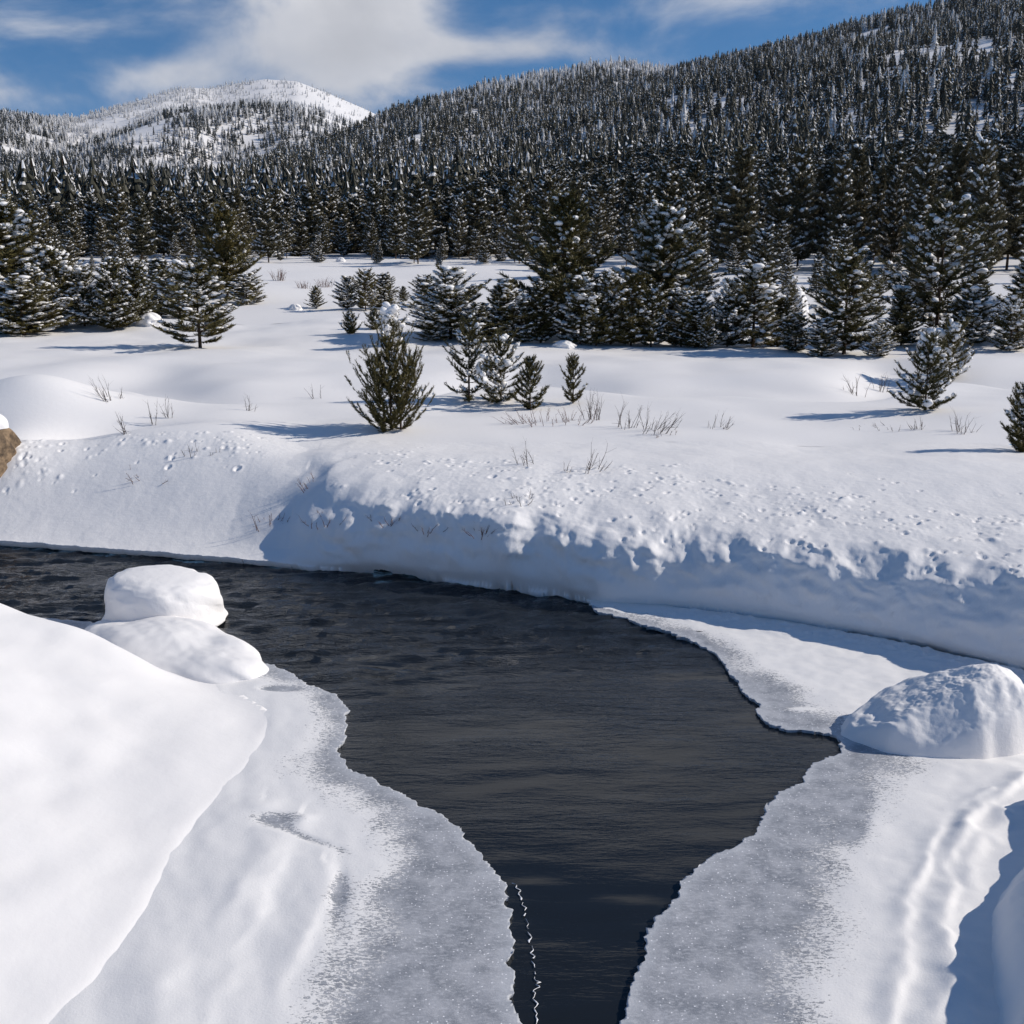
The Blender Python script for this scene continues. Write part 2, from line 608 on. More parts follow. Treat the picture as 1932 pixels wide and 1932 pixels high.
def ground_z(x, y, d=None):
    """snow surface on the far side of the river (metres above the water)"""
    x = np.asarray(x, float); y = np.asarray(y, float)
    if d is None:
        d = sd_far(x, y)
    dd = np.maximum(d, 0)
    hf, wf, ws = bank_along(x + 0.5 * fbm(x * 0.8, y * 0.8, 2, 9))
    wob = 1 + 0.5 * fbm(x * 0.75, y * 0.5, 3, 21)
    wf = wf * np.where(x > -4.6, np.clip(wob, 0.6, 1.5), 1.0)
    top = 1.78 + 0.10 * fbm(x * 0.12, y * 0.12, 3, 3) * sstep(dd, 1, 6)
    rise = np.maximum(y - 52, 0)
    top = top + np.minimum(rise, 110) * 0.0165 + np.maximum(rise - 110, 0) * 0.012
    face = hf * (1 - np.exp(-1.9 * dd / wf)) / 0.95
    face = np.minimum(face, hf)
    sh = (top - hf) * (1 - np.exp(-np.maximum(dd - wf * 0.55, 0) / ws))
    z = 0.07 + face + sh
    left_z = 0.07 + top * sstep(dd, -0.7, 4.4)
    wl = sstep(-x - 0.25 * (dd - 1.0), 3.4, 6.0)
    z = z * (1 - wl) + left_z * wl
    # swale behind the near bench
    yc = 38.4 + 2.0 * np.sin((x + 3.0) * 2 * math.pi / 15.0) + 0.9 * np.sin(x * 0.9 + 1) + 0.05 * x
    t = y - yc
    sw = np.where(t < 0, np.exp(-(t / 1.9) ** 2), np.exp(-(t / 3.6) ** 2))
    z = z - 0.85 * sw * (0.75 + 0.4 * fbm(x * 0.09, y * 0.05, 2, 40))
    # broad swells
    z = z + sstep(dd, 2, 6) * 0.16 * fbm(x * 0.10 + 4, y * 0.16, 3, 49)
    far = sstep(y, 40, 60)
    z = z + far * (0.45 * fbm(x * 0.045 + 7, y * 0.045, 3, 50) + 0.05 * fbm(x * 0.3, y * 0.3, 3, 51))
    # domes upstream on the left
    z = z + 1.0 * gauss(x, y, -13.3, 31.8, 2.3, 1.9) + 0.45 * gauss(x, y, -12.0, 26.8, 1.3, 1.0)
    z = z - 0.75 * gauss(x, y, -10.6, 29.0, 1.5, 0.75, 0.5) - 0.9 * gauss(x, y, -14.6, 28.2, 1.2, 1.2)
    z = z + 0.28 * gauss(x, y, -7.0, 28.6, 3.4, 1.6, 0.3)
    return z


def far_hit(u, v):
    d = ray(u, v)
    ts = np.concatenate([np.arange(14, 60, 0.1), np.arange(60, 420, 0.4)])
    P = ORG[None] + d[None] * ts[:, None]
    below = P[:, 2] < ground_z(P[:, 0], P[:, 1])
    k = int(np.argmax(below)) if below.any() else len(ts) - 1
    return float(P[k, 0]), float(P[k, 1]), float(ground_z(P[k:k + 1, 0], P[k:k + 1, 1])[0])


# ------------------------------------------------------------------ far bank with pitted snow
rng = np.random.default_rng(4)


def pock(X, Y, Z, D, n, rmin, rmax, depth, maskf, seed):
    """pits and lumps left by snow that fell from the twigs and by thaw drip"""
    r = np.random.default_rng(seed)
    x0, x1 = X[0, 0], X[0, -1]; y0, y1 = Y[0, 0], Y[-1, 0]
    sx = (x1 - x0) / (X.shape[1] - 1); sy = (y1 - y0) / (X.shape[0] - 1)
    cx = r.uniform(x0, x1, n); cy = r.uniform(y0, y1, n)
    keep = r.uniform(0, 1, n) < maskf(cx, cy)
    for a, b in zip(cx[keep], cy[keep]):
        rad = rmin + (rmax - rmin) * r.uniform() ** 2.2
        sgn = -1 if r.uniform() < 0.55 else 0.8
        i0, i1 = int((a - 2 * rad - x0) / sx), int((a + 2 * rad - x0) / sx) + 2
        j0, j1 = int((b - 2 * rad - y0) / sy), int((b + 2 * rad - y0) / sy) + 2
        i0, j0 = max(i0, 0), max(j0, 0)
        wx, wy = X[j0:j1, i0:i1] - a, Y[j0:j1, i0:i1] - b
        q = np.sqrt((wx / rad) ** 2 + (wy / (rad * r.uniform(0.7, 1.3))) ** 2)
        shape = np.exp(-q ** 3)
        if sgn < 0:   # pit with a small thrown-up rim
            shape = shape - 0.35 * np.exp(-((q - 1.25) / 0.35) ** 2)
        Z[j0:j1, i0:i1] += sgn * depth * rad * shape


def bank_mask(x, y):
    d = sd_far(x, y)
    right = sstep(x, -4.5, -1.5) * sstep(d, 0.45, 1.0) * (1 - sstep(d, 2.8, 5.5)) 
    left = sstep(-x, 4.8, 7.0) * (1 - sstep(-x, 9.5, 11)) * sstep(d, 2.4, 3.4) * (1 - sstep(d, 4.6, 5.8)) * 0.9
    farleft = sstep(-x, 9.5, 11.0) * sstep(d, 0.9, 2.0) * (1 - sstep(d, 3.2, 4.2))
    return np.clip(right + left + farleft, 0, 1)


def bank_shape(X, Y):
    Z = bank_z(X, Y)
    D = sd_far(X, Y)
    e = 0.25
    gx = (sd_far(X + e, Y) - sd_far(X - e, Y)) / (2 * e); gy = (sd_far(X, Y + e) - sd_far(X, Y - e)) / (2 * e)
    gl = np.sqrt(gx * gx + gy * gy) + 1e-6
    gx /= gl; gy /= gl
    wf = bank_along(X)[1]
    k = np.interp(X, [-6.0, -4.6, -3.2, 0, 2, 4, 7, 16], [0.0, 0.32, 0.60, 0.62, 0.62, 0.64, 0.66, 0.66])
    # buttresses where the face leans back into the sun
    k = k - 0.85 * np.clip(fbm(X * 0.55 + 3, Y * 0.2, 2, 67) - 0.12, 0, 1) * sstep(X, -3, -1)
    rise_ = 1 - np.exp(-1.6 * np.maximum(D, 0) / wf)
    sh = k * wf * rise_ * np.exp(-np.maximum(D - wf, 0) / 2.2)
    lump = (0.085 * fbm(X * 1.3 + Z * 1.2, Z * 1.9 + Y, 3, 68) + 0.03 * np.abs(fbm(X * 5, Z * 7 + Y * 2, 3, 69))) * sstep(D, 0.01, 0.2) * (1 - sstep(D, wf, wf + 0.9)) * sstep(X, -5, -3.2)
    # undercut just above the water
    cut = 0.10 * (1 - sstep(D, 0.0, 0.06)) * sstep(X, -4.5, -3)
    m = (-(sh + lump) + cut)
    return X + gx * m, Y + gy * m, Z


def bank_z(X, Y):
    D = sd_far(X, Y)
    Z = ground_z(X, Y, D)
    m = bank_mask(X, Y)
    Z = Z + m * (0.016 * fbm(X * 1.3, Y * 1.3, 3, 60) + 0.008 * np.abs(fbm(X * 9, Y * 9, 2, 61)))
    Z = Z + (1 - m) * 0.012 * fbm(X * 0.9, Y * 0.9, 3, 62)
    # ragged crumbly face
    fm = sstep(X, -4.6, -2.8) * sstep(D, 0.02, 0.15) * (1 - sstep(D, 0.9, 1.6))
    Z = Z + fm * (0.03 * fbm(X * 1.6, Y * 1.6, 3, 63) + 0.006 * fbm(X * 7, Y * 5, 3, 64))
    ok = X.ndim == 2 and X.shape[0] > 2
    if ok:
        patchy = lambda a, b: bank_mask(a, b) * np.clip(0.42 + 1.3 * fbm(a * 0.45, b * 0.7, 3, 75), 0.06, 1)
        pock(XG, YG, Z, D, 15000, 0.022, 0.066, 0.55, patchy, 70)
        pock(XG, YG, Z, D, 500, 0.05, 0.10, 0.5, patchy, 72)
        pock(XG, YG, Z, D, 2500, 0.03, 0.08, 0.8, lambda a, b: bank_mask(a, b) * sstep(-a, 5, 7), 71)
    return Z


BX0, BX1, BY0, BY1, BST = -15.0, 12.0, 13.0, 27.6, 0.032
_nx = int(round((BX1 - BX0) / BST)) + 1
_ny = int(round((BY1 - BY0) / BST)) + 1
XG, YG = np.meshgrid(np.linspace(BX0, BX1, _nx), np.linspace(BY0, BY1, _ny))
o = height_mesh('snow_bank', BX0, BX1, BY0, BY1, BST, bank_shape, M_SNOW, sd=sd_far_rough, skirt=0.14, skirt_in=0.10)
tag(o, 'far river bank of pitted snow with a shaded steep face', kind='structure')

o = height_mesh('snow_meadow', -46, 46, 27.5, 64, 0.20, lambda X, Y: ground_z(X, Y) - 0.004, M_SNOW_SMOOTH)
tag(o, 'smooth snow covered meadow with a shallow swale', kind='structure')


def valley_z(X, Y):
    z = ground_z(X, Y)
    return z - 0.03


for i, (a, b, c, d_, s) in enumerate([(-260, 260, 63.8, 470, 2.8), (-260, -45.8, 27.5, 63.8, 2.0), (45.8, 260, 27.5, 63.8, 2.0),
                                      (-46, -14.95, 23, 27.55, 0.25), (11.95, 60, 4, 27.55, 0.25)]):
    o = height_mesh('valley_floor', a, b, c, d_, s, valley_z, M_SNOW_SMOOTH, sd=sd_far if i > 2 else None)
    tag(o, 'snow covered valley floor under the forest', kind='structure')

# ------------------------------------------------------------------ river
def water_z(X, Y):
    rap = sstep(Y - 0.25 * X, 15.0, 18.5)
    a = 0.058 * rap + 0.005
    return a * fbm(X * 0.9 + 0.4 * Y, Y * 3.4 - 0.4 * X, 4, 80, 0.42) + 0.022 * rap * fbm(X * 4, Y * 9, 2, 81)


o = height_mesh('river', -17, 12, 1.0, 26.5, 0.09, water_z, M_WATER,
                attrs={'calm': lambda X, Y: (0.75 + 0.9 * np.clip(fbm(X * 0.35, Y * 0.8, 3, 85), -0.7, 1)) * (0.15 + 0.30 * sstep(Y - 0.2 * X, 10.5, 14.5) + 1.15 * sstep(Y - 0.25 * X, 14.6, 18.5))})
tag(o, 'dark open river water rippling between ice shelves', kind='structure')
o = height_mesh('river', -70, -17, 14, 36, 0.4, water_z, M_WATER, attrs={'calm': lambda X, Y: 2 * np.ones_like(X)})
tag(o, 'dark open river water upstream', kind='structure')

# ------------------------------------------------------------------ ice shelves
def jag(x, y, s):
    return 0.07 * fbm(x * 2.2, y * 2.2, 3, s) + 0.035 * fbm(x * 9 + 0.3 * y, y * 13, 3, s + 5)


def sd_ice_l(x, y):
    return poly_sdf(x, y, ICE_L) + jag(x, y, 90)


def sd_ice_r(x, y):
    return poly_sdf(x, y, ICE_R) + jag(x, y, 95)


COVER_L = [tuple(gp(*q)) for q in [(560, 2300), (610, 2060), (625, 1932), (665, 1830), (705, 1750), (722, 1685), (755, 1640), (745, 1560), (690, 1520), (610, 1468), (575, 1440),
                                   (605, 1405), (622, 1360), (612, 1325), (560, 1300), (520, 1288), (430, 1240), (300, 1215), (0, 1190), (-400, 1165)]]
COVER_R = [tuple(gp(*q)) for q in [(1180, 1163), (1290, 1190), (1370, 1225), (1400, 1262), (1470, 1300), (1530, 1335), (1575, 1368), (1640, 1398), (1690, 1420), (1700, 1445), (1672, 1470), (1635, 1505), (1595, 1552),
                                   (1565, 1620), (1568, 1680), (1550, 1760), (1510, 1850), (1490, 1932), (1450, 2060), (1420, 2300)]]


COVER_L = smooth_line(COVER_L, 4)
COVER_R = smooth_line(COVER_R, 4)


def cover_l(X, Y):
    d = poly_dist(X, Y, COVER_L)
    c = np.clip(d / 0.75, -1, 1.2)
    px, py = gp(520, 1556)
    c = c - 1.45 * gauss(X, Y, px, py, 0.42, 0.22, -0.2)
    px, py = gp(585, 1592)
    c = c - 1.35 * gauss(X, Y, px, py, 0.40, 0.09, -0.55)
    px, py = gp(640, 1680)
    c = c - 0.75 * gauss(X, Y, px, py, 0.10, 0.8, 0.1)
    px, py = gp(525, 1305)
    c = c - 1.5 * gauss(X, Y, px, py, 0.25, 0.1)
    return c


def cover_r(X, Y):
    d = poly_dist(X, Y, COVER_R)
    c = np.clip(d / 0.75, -1, 1.3)
    px, py = gp(1610, 1545)
    c = c - 0.9 * gauss(X, Y, px, py, 0.15, 0.6, -0.35)
    px, py = gp(1500, 1345)
    c = c + 0.9 * gauss(X, Y, px, py, 0.30, 0.10)
    return c


def drift(X, Y, line, amp, w, seed):
    d = poly_dist(X, Y, line) + 0.10 * fbm(X * 1.3, Y * 1.3, 3, seed)
    amp = amp * np.clip(0.8 + 1.2 * fbm(X * 0.8, Y * 0.8, 2, seed + 50), 0.1, 1.5)
    return amp * np.where(d > 0, np.exp(-(d / (w * 2.2)) ** 2), np.exp(-(d / w) ** 2))


LD = [[tuple(gp(*q)) for q in L] for L in (
    [(300, 2150), (440, 1800), (500, 1690), (540, 1600), (560, 1560)],
    [(180, 2150), (330, 1860), (420, 1720), (470, 1620), (490, 1540)],
    [(420, 2200), (540, 1880), (600, 1720), (610, 1650)])]
RD = [[tuple(gp(*q)) for q in L] for L in (
    [(1700, 2200), (1760, 1930), (1800, 1860), (1770, 1760), (1790, 1640), (1840, 1560), (1850, 1530), (1932, 1480)],
    [(1620, 2200), (1690, 1900), (1720, 1800), (1705, 1720), (1745, 1620), (1790, 1540), (1860, 1500)],
    [(1780, 2200), (1830, 1950), (1835, 1850), (1800, 1760), (1830, 1640), (1890, 1545)])]


def icez_l(X, Y):
    c = cover_l(X, Y)
    z = 0.045 + 0.018 * sstep(c, -0.2, 0.4) + 0.006 * fbm(X * 2, Y * 2, 3, 100)
    z = z + drift(X, Y, LD[0], 0.028, 0.13, 101) + drift(X, Y, LD[1], 0.022, 0.2, 102) + drift(X, Y, LD[2], 0.016, 0.10, 103)
    z = z + 0.02 * sstep(c, 0.3, 1.0) * fbm(X * 1.1 + Y * 0.3, Y * 0.5, 3, 104)
    return z


def icez_r(X, Y):
    c = cover_r(X, Y)
    z = 0.045 + 0.018 * sstep(c, -0.2, 0.4) + 0.006 * fbm(X * 2, Y * 2, 3, 110)
    z = z + drift(X, Y, RD[0], 0.045, 0.07, 111) + drift(X, Y, RD[1], 0.025, 0.06, 112) + drift(X, Y, RD[2], 0.05, 0.10, 113)
    # crumbs fallen along the foot of the bank
    df = -sd_far(X, Y)
    z = z + (sstep(df, -0.1, 0.1) * (1 - sstep(df, 0.25, 0.8))) * (0.04 + 0.05 * np.abs(fbm(X * 5, Y * 5, 3, 114))) * sstep(X, 2.0, 3.5)
    z = z + 0.015 * sstep(c, 0.3, 1.0) * fbm(X * 1.2, Y * 2.2, 3, 115)
    return z


ice_l = height_mesh('river_ice', -9.5, 1.0, 4.5, 19.5, 0.03, icez_l, M_ICE, sd=sd_ice_l, skirt=0.07, skirt_in=0.03,
                    attrs={'cover': cover_l, 'edge': lambda X, Y: sd_ice_l(X, Y)})
tag(ice_l, 'frosted ice shelf with wind drifts along the left shore', kind='structure')
ice_r = height_mesh('river_ice', 0.3, 11.0, 4.5, 21.0, 0.03, icez_r, M_ICE, sd=sd_ice_r, skirt=0.07, skirt_in=0.03,
                    attrs={'cover': cover_r, 'edge': lambda X, Y: sd_ice_r(X, Y)})
tag(ice_r, 'frosted ice shelf with snow drifts along the right shore', kind='structure')

# zigzag frost line on the thin black ice at the bottom
pts = []
r5 = np.random.default_rng(11)
ctrl = [(968, 1668), (978, 1680), (985, 1700), (993, 1730), (998, 1760), (1003, 1790), (1006, 1810), (1010, 1845), (1016, 1862),
        (1006, 1875), (1010, 1900), (1012, 1932), (1018, 1990), (1012, 2080)]
cl = smooth_line([tuple(gp(*q)) for q in ctrl], 6)
V = []; Q = []
for k, (a, b) in enumerate(cl):
    jx = 0.012 * math.sin(k * 1.3) + r5.uniform(-0.016, 0.016)
    w = 0.0015 + 0.012 * r5.uniform(0, 1) ** 2.5
    V += [(a + jx - w, b, 0.009), (a + jx, b, 0.015), (a + jx + w, b, 0.009)]
    if k and r5.uniform() > 0.14:
        q = 3 * k
        Q += [(q - 3, q - 2, q + 1, q), (q - 2, q - 1, q + 2, q + 1)]
o = link('frost_line', mk_mesh('frost_line', V, Q, M_FROSTLINE))
tag(o, 'thin white zigzag frost line on the dark water at the bottom', 'frost')

# ------------------------------------------------------------------ near snow banks left and right
LB_FRONT = smooth_line([(-2.9, 15.8), (-3.05, 15.2), (-3.1, 14.6), (-3.15, 13.6), (-3.3, 12.7), (-3.45, 12.0), (-3.5, 11.2), (-3.5, 10.3), (-3.6, 9.2), (-3.8, 8.2), (-4.0, 6.0), (-4.0, 1.0)], 4)
LB_REAR = smooth_line([(-40, 24.0), (-14, 19.6), (-10.0, 18.2), (-7.6, 17.4), (-5.8, 16.9), (-4.6, 16.2), (-3.9, 15.5), (-3.3, 14.75), (-2.7, 13.6), (-2.2, 12.6)], 4)
APRON = smooth_line([tuple(gp(*q_)) for q_ in [(150, 2250), (190, 1950), (270, 1830), (330, 1740), (372, 1650), (395, 1570), (430, 1450)]], 3)


def sd_lb(x, y):
    return np.minimum(-poly_dist(x, y, LB_FRONT), -poly_dist(x, y, LB_REAR))


def lb_z(X, Y):
    df = -poly_dist(X, Y, LB_FRONT)
    dr = -poly_dist(X, Y, LB_REAR)
    df = df + 0.16 * fbm(X * 0.6, Y * 0.6, 3, 120) * sstep(df, -0.2, 0.8)
    dd = np.maximum(df, 0)
    edge = 0.07 + 0.03 * fbm(X * 0.5, Y * 0.5, 2, 124)
    z = edge * sstep(df, -0.3, 1.2) + 0.44 * (np.sqrt(dd * dd + 4.8) - 2.19)
    z = 1.9 * np.tanh(z / 1.9)
    z = z + 0.10 * fbm(X * 0.32 + 2, Y * 0.32, 3, 121) * sstep(dd, 0.3, 2.0)
    # soft apron ridge along the near foot
    ap = poly_dist(X, Y, APRON)
    z = z + 0.06 * np.exp(-(ap / 0.45) ** 2) * sstep(12.6 - Y, 0, 1.6)
    z = z * (1 - (1 - sstep(dr, -0.1, 1.3)) ** 1.6)
    z = z * sstep(df, -0.12, 0.5)
    return -0.02 + 0.08 * sstep(df, -0.1, 0.25) + z + 0.006 * fbm(X * 2, Y * 2, 3, 122)


o = height_mesh('snow_bank', -16, -2.2, 1.5, 21.5, 0.08, lb_z, M_SNOW_SMOOTH, sd=lambda x, y: sd_lb(x, y) + 0.1, skirt=0.06, skirt_in=0.0)
tag(o, 'big smooth sunlit snow bank in the near left corner', kind='structure')

RB_FOOT = smooth_line([(30, 16.0), (14, 14.6), (9.0, 13.6), (6.7, 13.0), (5.7, 12.4)] + [tuple(gp(*q_)) for q_ in [(1915, 1560), (1880, 1612), (1845, 1660), (1812, 1712), (1800, 1800), (1790, 1880), (1800, 1960), (1830, 2100)]] + [(4.0, 4.0), (4.0, 1.0)], 4)


def sd_rb(x, y):
    return poly_dist(x - 0.28, y, RB_FOOT)


def rb_z(X, Y):
    d = sd_rb(X, Y) + 0.10 * fbm(X * 0.9, Y * 0.9, 3, 130)
    dd = np.maximum(d, 0)
    z = 0.0 + (1.38 + 0.1 * fbm(X * 0.4, Y * 0.4, 2, 131)) * (1 - np.exp(-dd / 0.95)) * sstep(dd, -0.05, 0.26)
    return z + (0.05 * fbm(X * 1.6, Y * 1.6, 3, 132) + 0.02 * np.abs(fbm(X * 6, Y * 6, 3, 133))) * sstep(dd, 0.0, 0.3) - 0.03 * (1 - sstep(d, -0.1, 0.05))


o = height_mesh('snow_bank', 3.0, 16, 1.5, 16.5, 0.07, rb_z, M_SNOW, sd=lambda x, y: sd_rb(x, y) + 0.1, skirt=0.06, skirt_in=0.0)
tag(o, 'shaded snow bank in the near right corner', kind='structure')


# ------------------------------------------------------------------ snow-covered boulders
def dome(name, cx, cy, rings, segs, rad, prof, noise_amp, noise_sc, seed, mat, rot=0.0, squash=1.0, z0=0.0, hfun=None, parent=None):
    """closed boulder-shaped lump: prof = [(radius factor, height)] from the foot to the crown"""
    a = np.linspace(0, 2 * math.pi, segs, endpoint=False)
    pr = np.array([p_[0] for p_ in prof]); pz = np.array([p_[1] for p_ in prof])
    cum = np.concatenate([[0], np.cumsum(np.hypot(np.diff(pr), np.diff(pz)))])
    t = np.linspace(0, cum[-1], rings)
    PR = np.interp(t, cum, pr); PZ = np.interp(t, cum, pz)
    k = np.ones(5) / 5
    PRs = np.convolve(np.pad(PR, 2, 'edge'), k, 'valid'); PZs = np.convolve(np.pad(PZ, 2, 'edge'), k, 'valid')
    PRs[-1] = 0.0; PRs[0] = PR[0]; PZs[0] = PZ[0]
    A, Rr = np.meshgrid(a, PRs); _, ZZ = np.meshgrid(a, PZs)
    nn = fbm(np.cos(A) * noise_sc + seed, np.sin(A) * noise_sc + ZZ * noise_sc * 1.2, 4, seed)
    rr = Rr * (rad if not callable(rad) else rad(A)) * (1 + noise_amp * nn)
    X = rr * np.cos(A); Y = rr * np.sin(A) * squash
    Zh = ZZ if hfun is None else hfun(X, Y, ZZ)
    c, s = math.cos(rot), math.sin(rot)
    V = np.stack([X * c - Y * s, X * s + Y * c, Zh], -1).reshape(-1, 3)
    j, i = np.meshgrid(np.arange(rings - 1), np.arange(segs), indexing='ij')
    i2 = (i + 1) % segs
    Q = np.stack([j * segs + i, j * segs + i2, (j + 1) * segs + i2, (j + 1) * segs + i], -1).reshape(-1, 4)
    return mk_mesh(name, V, Q, mat)


def boulder(label, cx, cy, snow_me, rock_me, group='snow covered boulders by the river'):
    e = link('boulder', None, loc=(cx, cy, 0))
    tag(e, label, 'boulder', group)
    link('rock', rock_me, e)
    link('snow_cap', snow_me, e)
    return e


# in the river, left
cx, cy = gp(312, 1172)
prof = [(1.03, 0.03), (1.06, 0.06), (1.04, 0.10), (0.985, 0.14), (0.97, 0.24), (0.975, 0.38), (0.965, 0.54), (0.92, 0.68), (0.82, 0.79), (0.62, 0.86), (0.30, 0.895), (0.0, 0.90)]


def h_river(X, Y, Z):
    lumps = 0.05 * fbm(X * 3 + 9, Z * 5 + Y * 2, 3, 141)
    return Z * (1.0 - 0.10 * X) + lumps * sstep(Z, 0.1, 0.3) * (1 - sstep(Z, 0.7, 0.9))


snow = dome('snow_cap', 0, 0, 60, 110, 1.02, prof, 0.05, 1.2, 140, M_SNOW, hfun=h_river, squash=0.85)
rock = dome('rock', 0, 0, 16, 40, 0.86, [(1.0, -0.4), (1.0, 0.1), (0.8, 0.4), (0, 0.6)], 0.12, 1.2, 143, M_ROCK)
boulder('tall drum shaped snow capped boulder standing in the dark river', cx, cy, snow, rock)
# ice ledge at its foot
# long low ridge of buried rocks between the drum boulder and the near bank
pa = np.array(gp(215, 1200)); pb = np.array(gp(425, 1272))
mid_ = (pa + pb) / 2
ax_ = pb - pa
Lh = float(np.linalg.norm(ax_)) / 2


def h_ridge(X, Y, Z):
    t = X / Lh
    return Z * (0.88 + 0.14 * np.cos(t * 4.2 + 0.6) + 0.10 * fbm(X * 0.9, Y * 0.9, 2, 152)) + 0.03 * fbm(X * 1.6, Y * 1.6, 3, 153) * sstep(Z, 0.05, 0.3)


snow = dome('snow_cap', 0, 0, 50, 140, Lh + 0.62, [(1.0, -0.05), (0.985, 0.08), (0.93, 0.20), (0.80, 0.32), (0.60, 0.41), (0.30, 0.46), (0, 0.47)], 0.07, 1.2, 150, M_SNOW_SMOOTH,
            squash=0.50, rot=math.atan2(ax_[1], ax_[0]), hfun=h_ridge)
rock = dome('rock', 0, 0, 12, 30, 0.8, [(1, -0.3), (0.8, 0.1), (0, 0.3)], 0.1, 1.2, 151, M_ROCK)
boulder('long low ridge of snow covered boulders between the drum boulder and the near bank', float(mid_[0]), float(mid_[1]), snow, rock)
# big one on the right ice
cx, cy = gp(1805, 1425)
cy += 0.62


def smin(a, b, k=0.10):
    h = np.clip(0.5 + 0.5 * (b - a) / k, 0, 1)
    return b * (1 - h) + a * h - k * h * (1 - h)


def big_boulder():
    n_r, n_a = 80, 180
    A, T = np.meshgrid(np.linspace(0, 2 * math.pi, n_a, endpoint=False), np.linspace(0, 1, n_r))
    foot = 1 + 0.07 * fbm(np.cos(A) * 1.3 + 5, np.sin(A) * 1.3, 3, 160)
    X = T * np.cos(A) * np.where(np.cos(A) < 0, 1.52, 1.25) * foot
    Y = T * np.sin(A) * 0.92 * foot
    wob = 0.05 * fbm(X * 1.6, Y * 1.6, 3, 161)
    left = 0.20 + 0.46 * (X + 1.42) - 0.05 * Y
    front = 0.34 + 1.05 * (Y + 0.80 + 0.10 * X) + 0.10 * np.sin(X * 3.0 + 0.8)
    right_ = 1.12 - 0.70 * (X - 0.55) + 0.05 * Y
    back = 1.15 - 0.9 * (Y - 0.15)
    z = smin(smin(left + wob, right_ + wob, 0.22), smin(front + wob, back, 0.2), 0.10)
    z = smin(z, 1.07 + 0 * X, 0.15)
    rim = np.clip((1 - T) / 0.16, 0, 1)
    z = -0.03 + (z + 0.03) * (1 - (1 - rim) ** 2.4)
    z = z + (0.020 * fbm(X * 4, Y * 4, 3, 163) + 0.012 * np.abs(fbm(X * 10, Y * 10, 2, 164))) * sstep(rim, 0.05, 0.5)
    V = np.stack([X, Y, z], -1).reshape(-1, 3)
    j, i = np.meshgrid(np.arange(n_r - 1), np.arange(n_a), indexing='ij')
    i2 = (i + 1) % n_a
    return mk_mesh('snow_cap', V, np.stack([j * n_a + i, (j + 1) * n_a + i, (j + 1) * n_a + i2, j * n_a + i2], -1).reshape(-1, 4), M_SNOW)


snow = big_boulder()
rock = dome('rock', 0, 0, 14, 36, 0.85, [(1.0, -0.3), (0.9, 0.1), (0.6, 0.35), (0, 0.5)], 0.1, 1.2, 162, M_ROCK, squash=0.7)
bb = boulder('large angular snow buried boulder on the right ice shelf, its left side shaded', cx + 0.1, cy - 0.05, snow, rock)
bb.scale = (0.93, 0.93, 0.93)

# brown boulder at the left edge
bx, by, bz = far_hit(-30, 868)
e = link('boulder', None, loc=(bx, by, bz - 0.05))
tag(e, 'bare brown granite boulder poking out of snow at the left edge', 'boulder')
link('rock', dome('rock', 0, 0, 36, 60, 0.78, [(0.9, -0.3), (1.0, 0.15), (0.95, 0.45), (0.8, 0.75), (0.45, 0.98), (0, 1.05)], 0.16, 1.3, 171, M_ROCK), e)
link('snow_cap', dome('snow_cap', 0, 0, 20, 50, 0.62, [(0.95, 0.80), (0.95, 0.95), (0.6, 1.15), (0, 1.22)], 0.1, 1.3, 171, M_SNOW), e)


# ------------------------------------------------------------------ pine generator
def ico1():
    t = (1 + 5 ** 0.5) / 2
    v = [(-1, t, 0), (1, t, 0), (-1, -t, 0), (1, -t, 0), (0, -1, t), (0, 1, t), (0, -1, -t), (0, 1, -t), (t, 0, -1), (t, 0, 1), (-t, 0, -1), (-t, 0, 1)]
    f = [(0, 11, 5), (0, 5, 1), (0, 1, 7), (0, 7, 10), (0, 10, 11), (1, 5, 9), (5, 11, 4), (11, 10, 2), (10, 7, 6), (7, 1, 8),
         (3, 9, 4), (3, 4, 2), (3, 2, 6), (3, 6, 8), (3, 8, 9), (4, 9, 5), (2, 4, 11), (6, 2, 10), (8, 6, 7), (9, 8, 1)]
    v = [np.array(q) / np.linalg.norm(q) for q in v]
    mid = {}; nf = []

    def m(a, b):
        k = (min(a, b), max(a, b))
        if k not in mid:
            q = v[a] + v[b]; v.append(q / np.linalg.norm(q)); mid[k] = len(v) - 1
        return mid[k]
    for a, b, c in f:
        x, y, z = m(a, b), m(b, c), m(c, a)
        nf += [(a, x, z), (b, y, x), (c, z, y), (x, y, z)]
    return np.array(v[:12]), np.array(f), np.array(v), np.array(nf)


ICO0_V, ICO0_F, ICO1_V, ICO1_F = ico1()


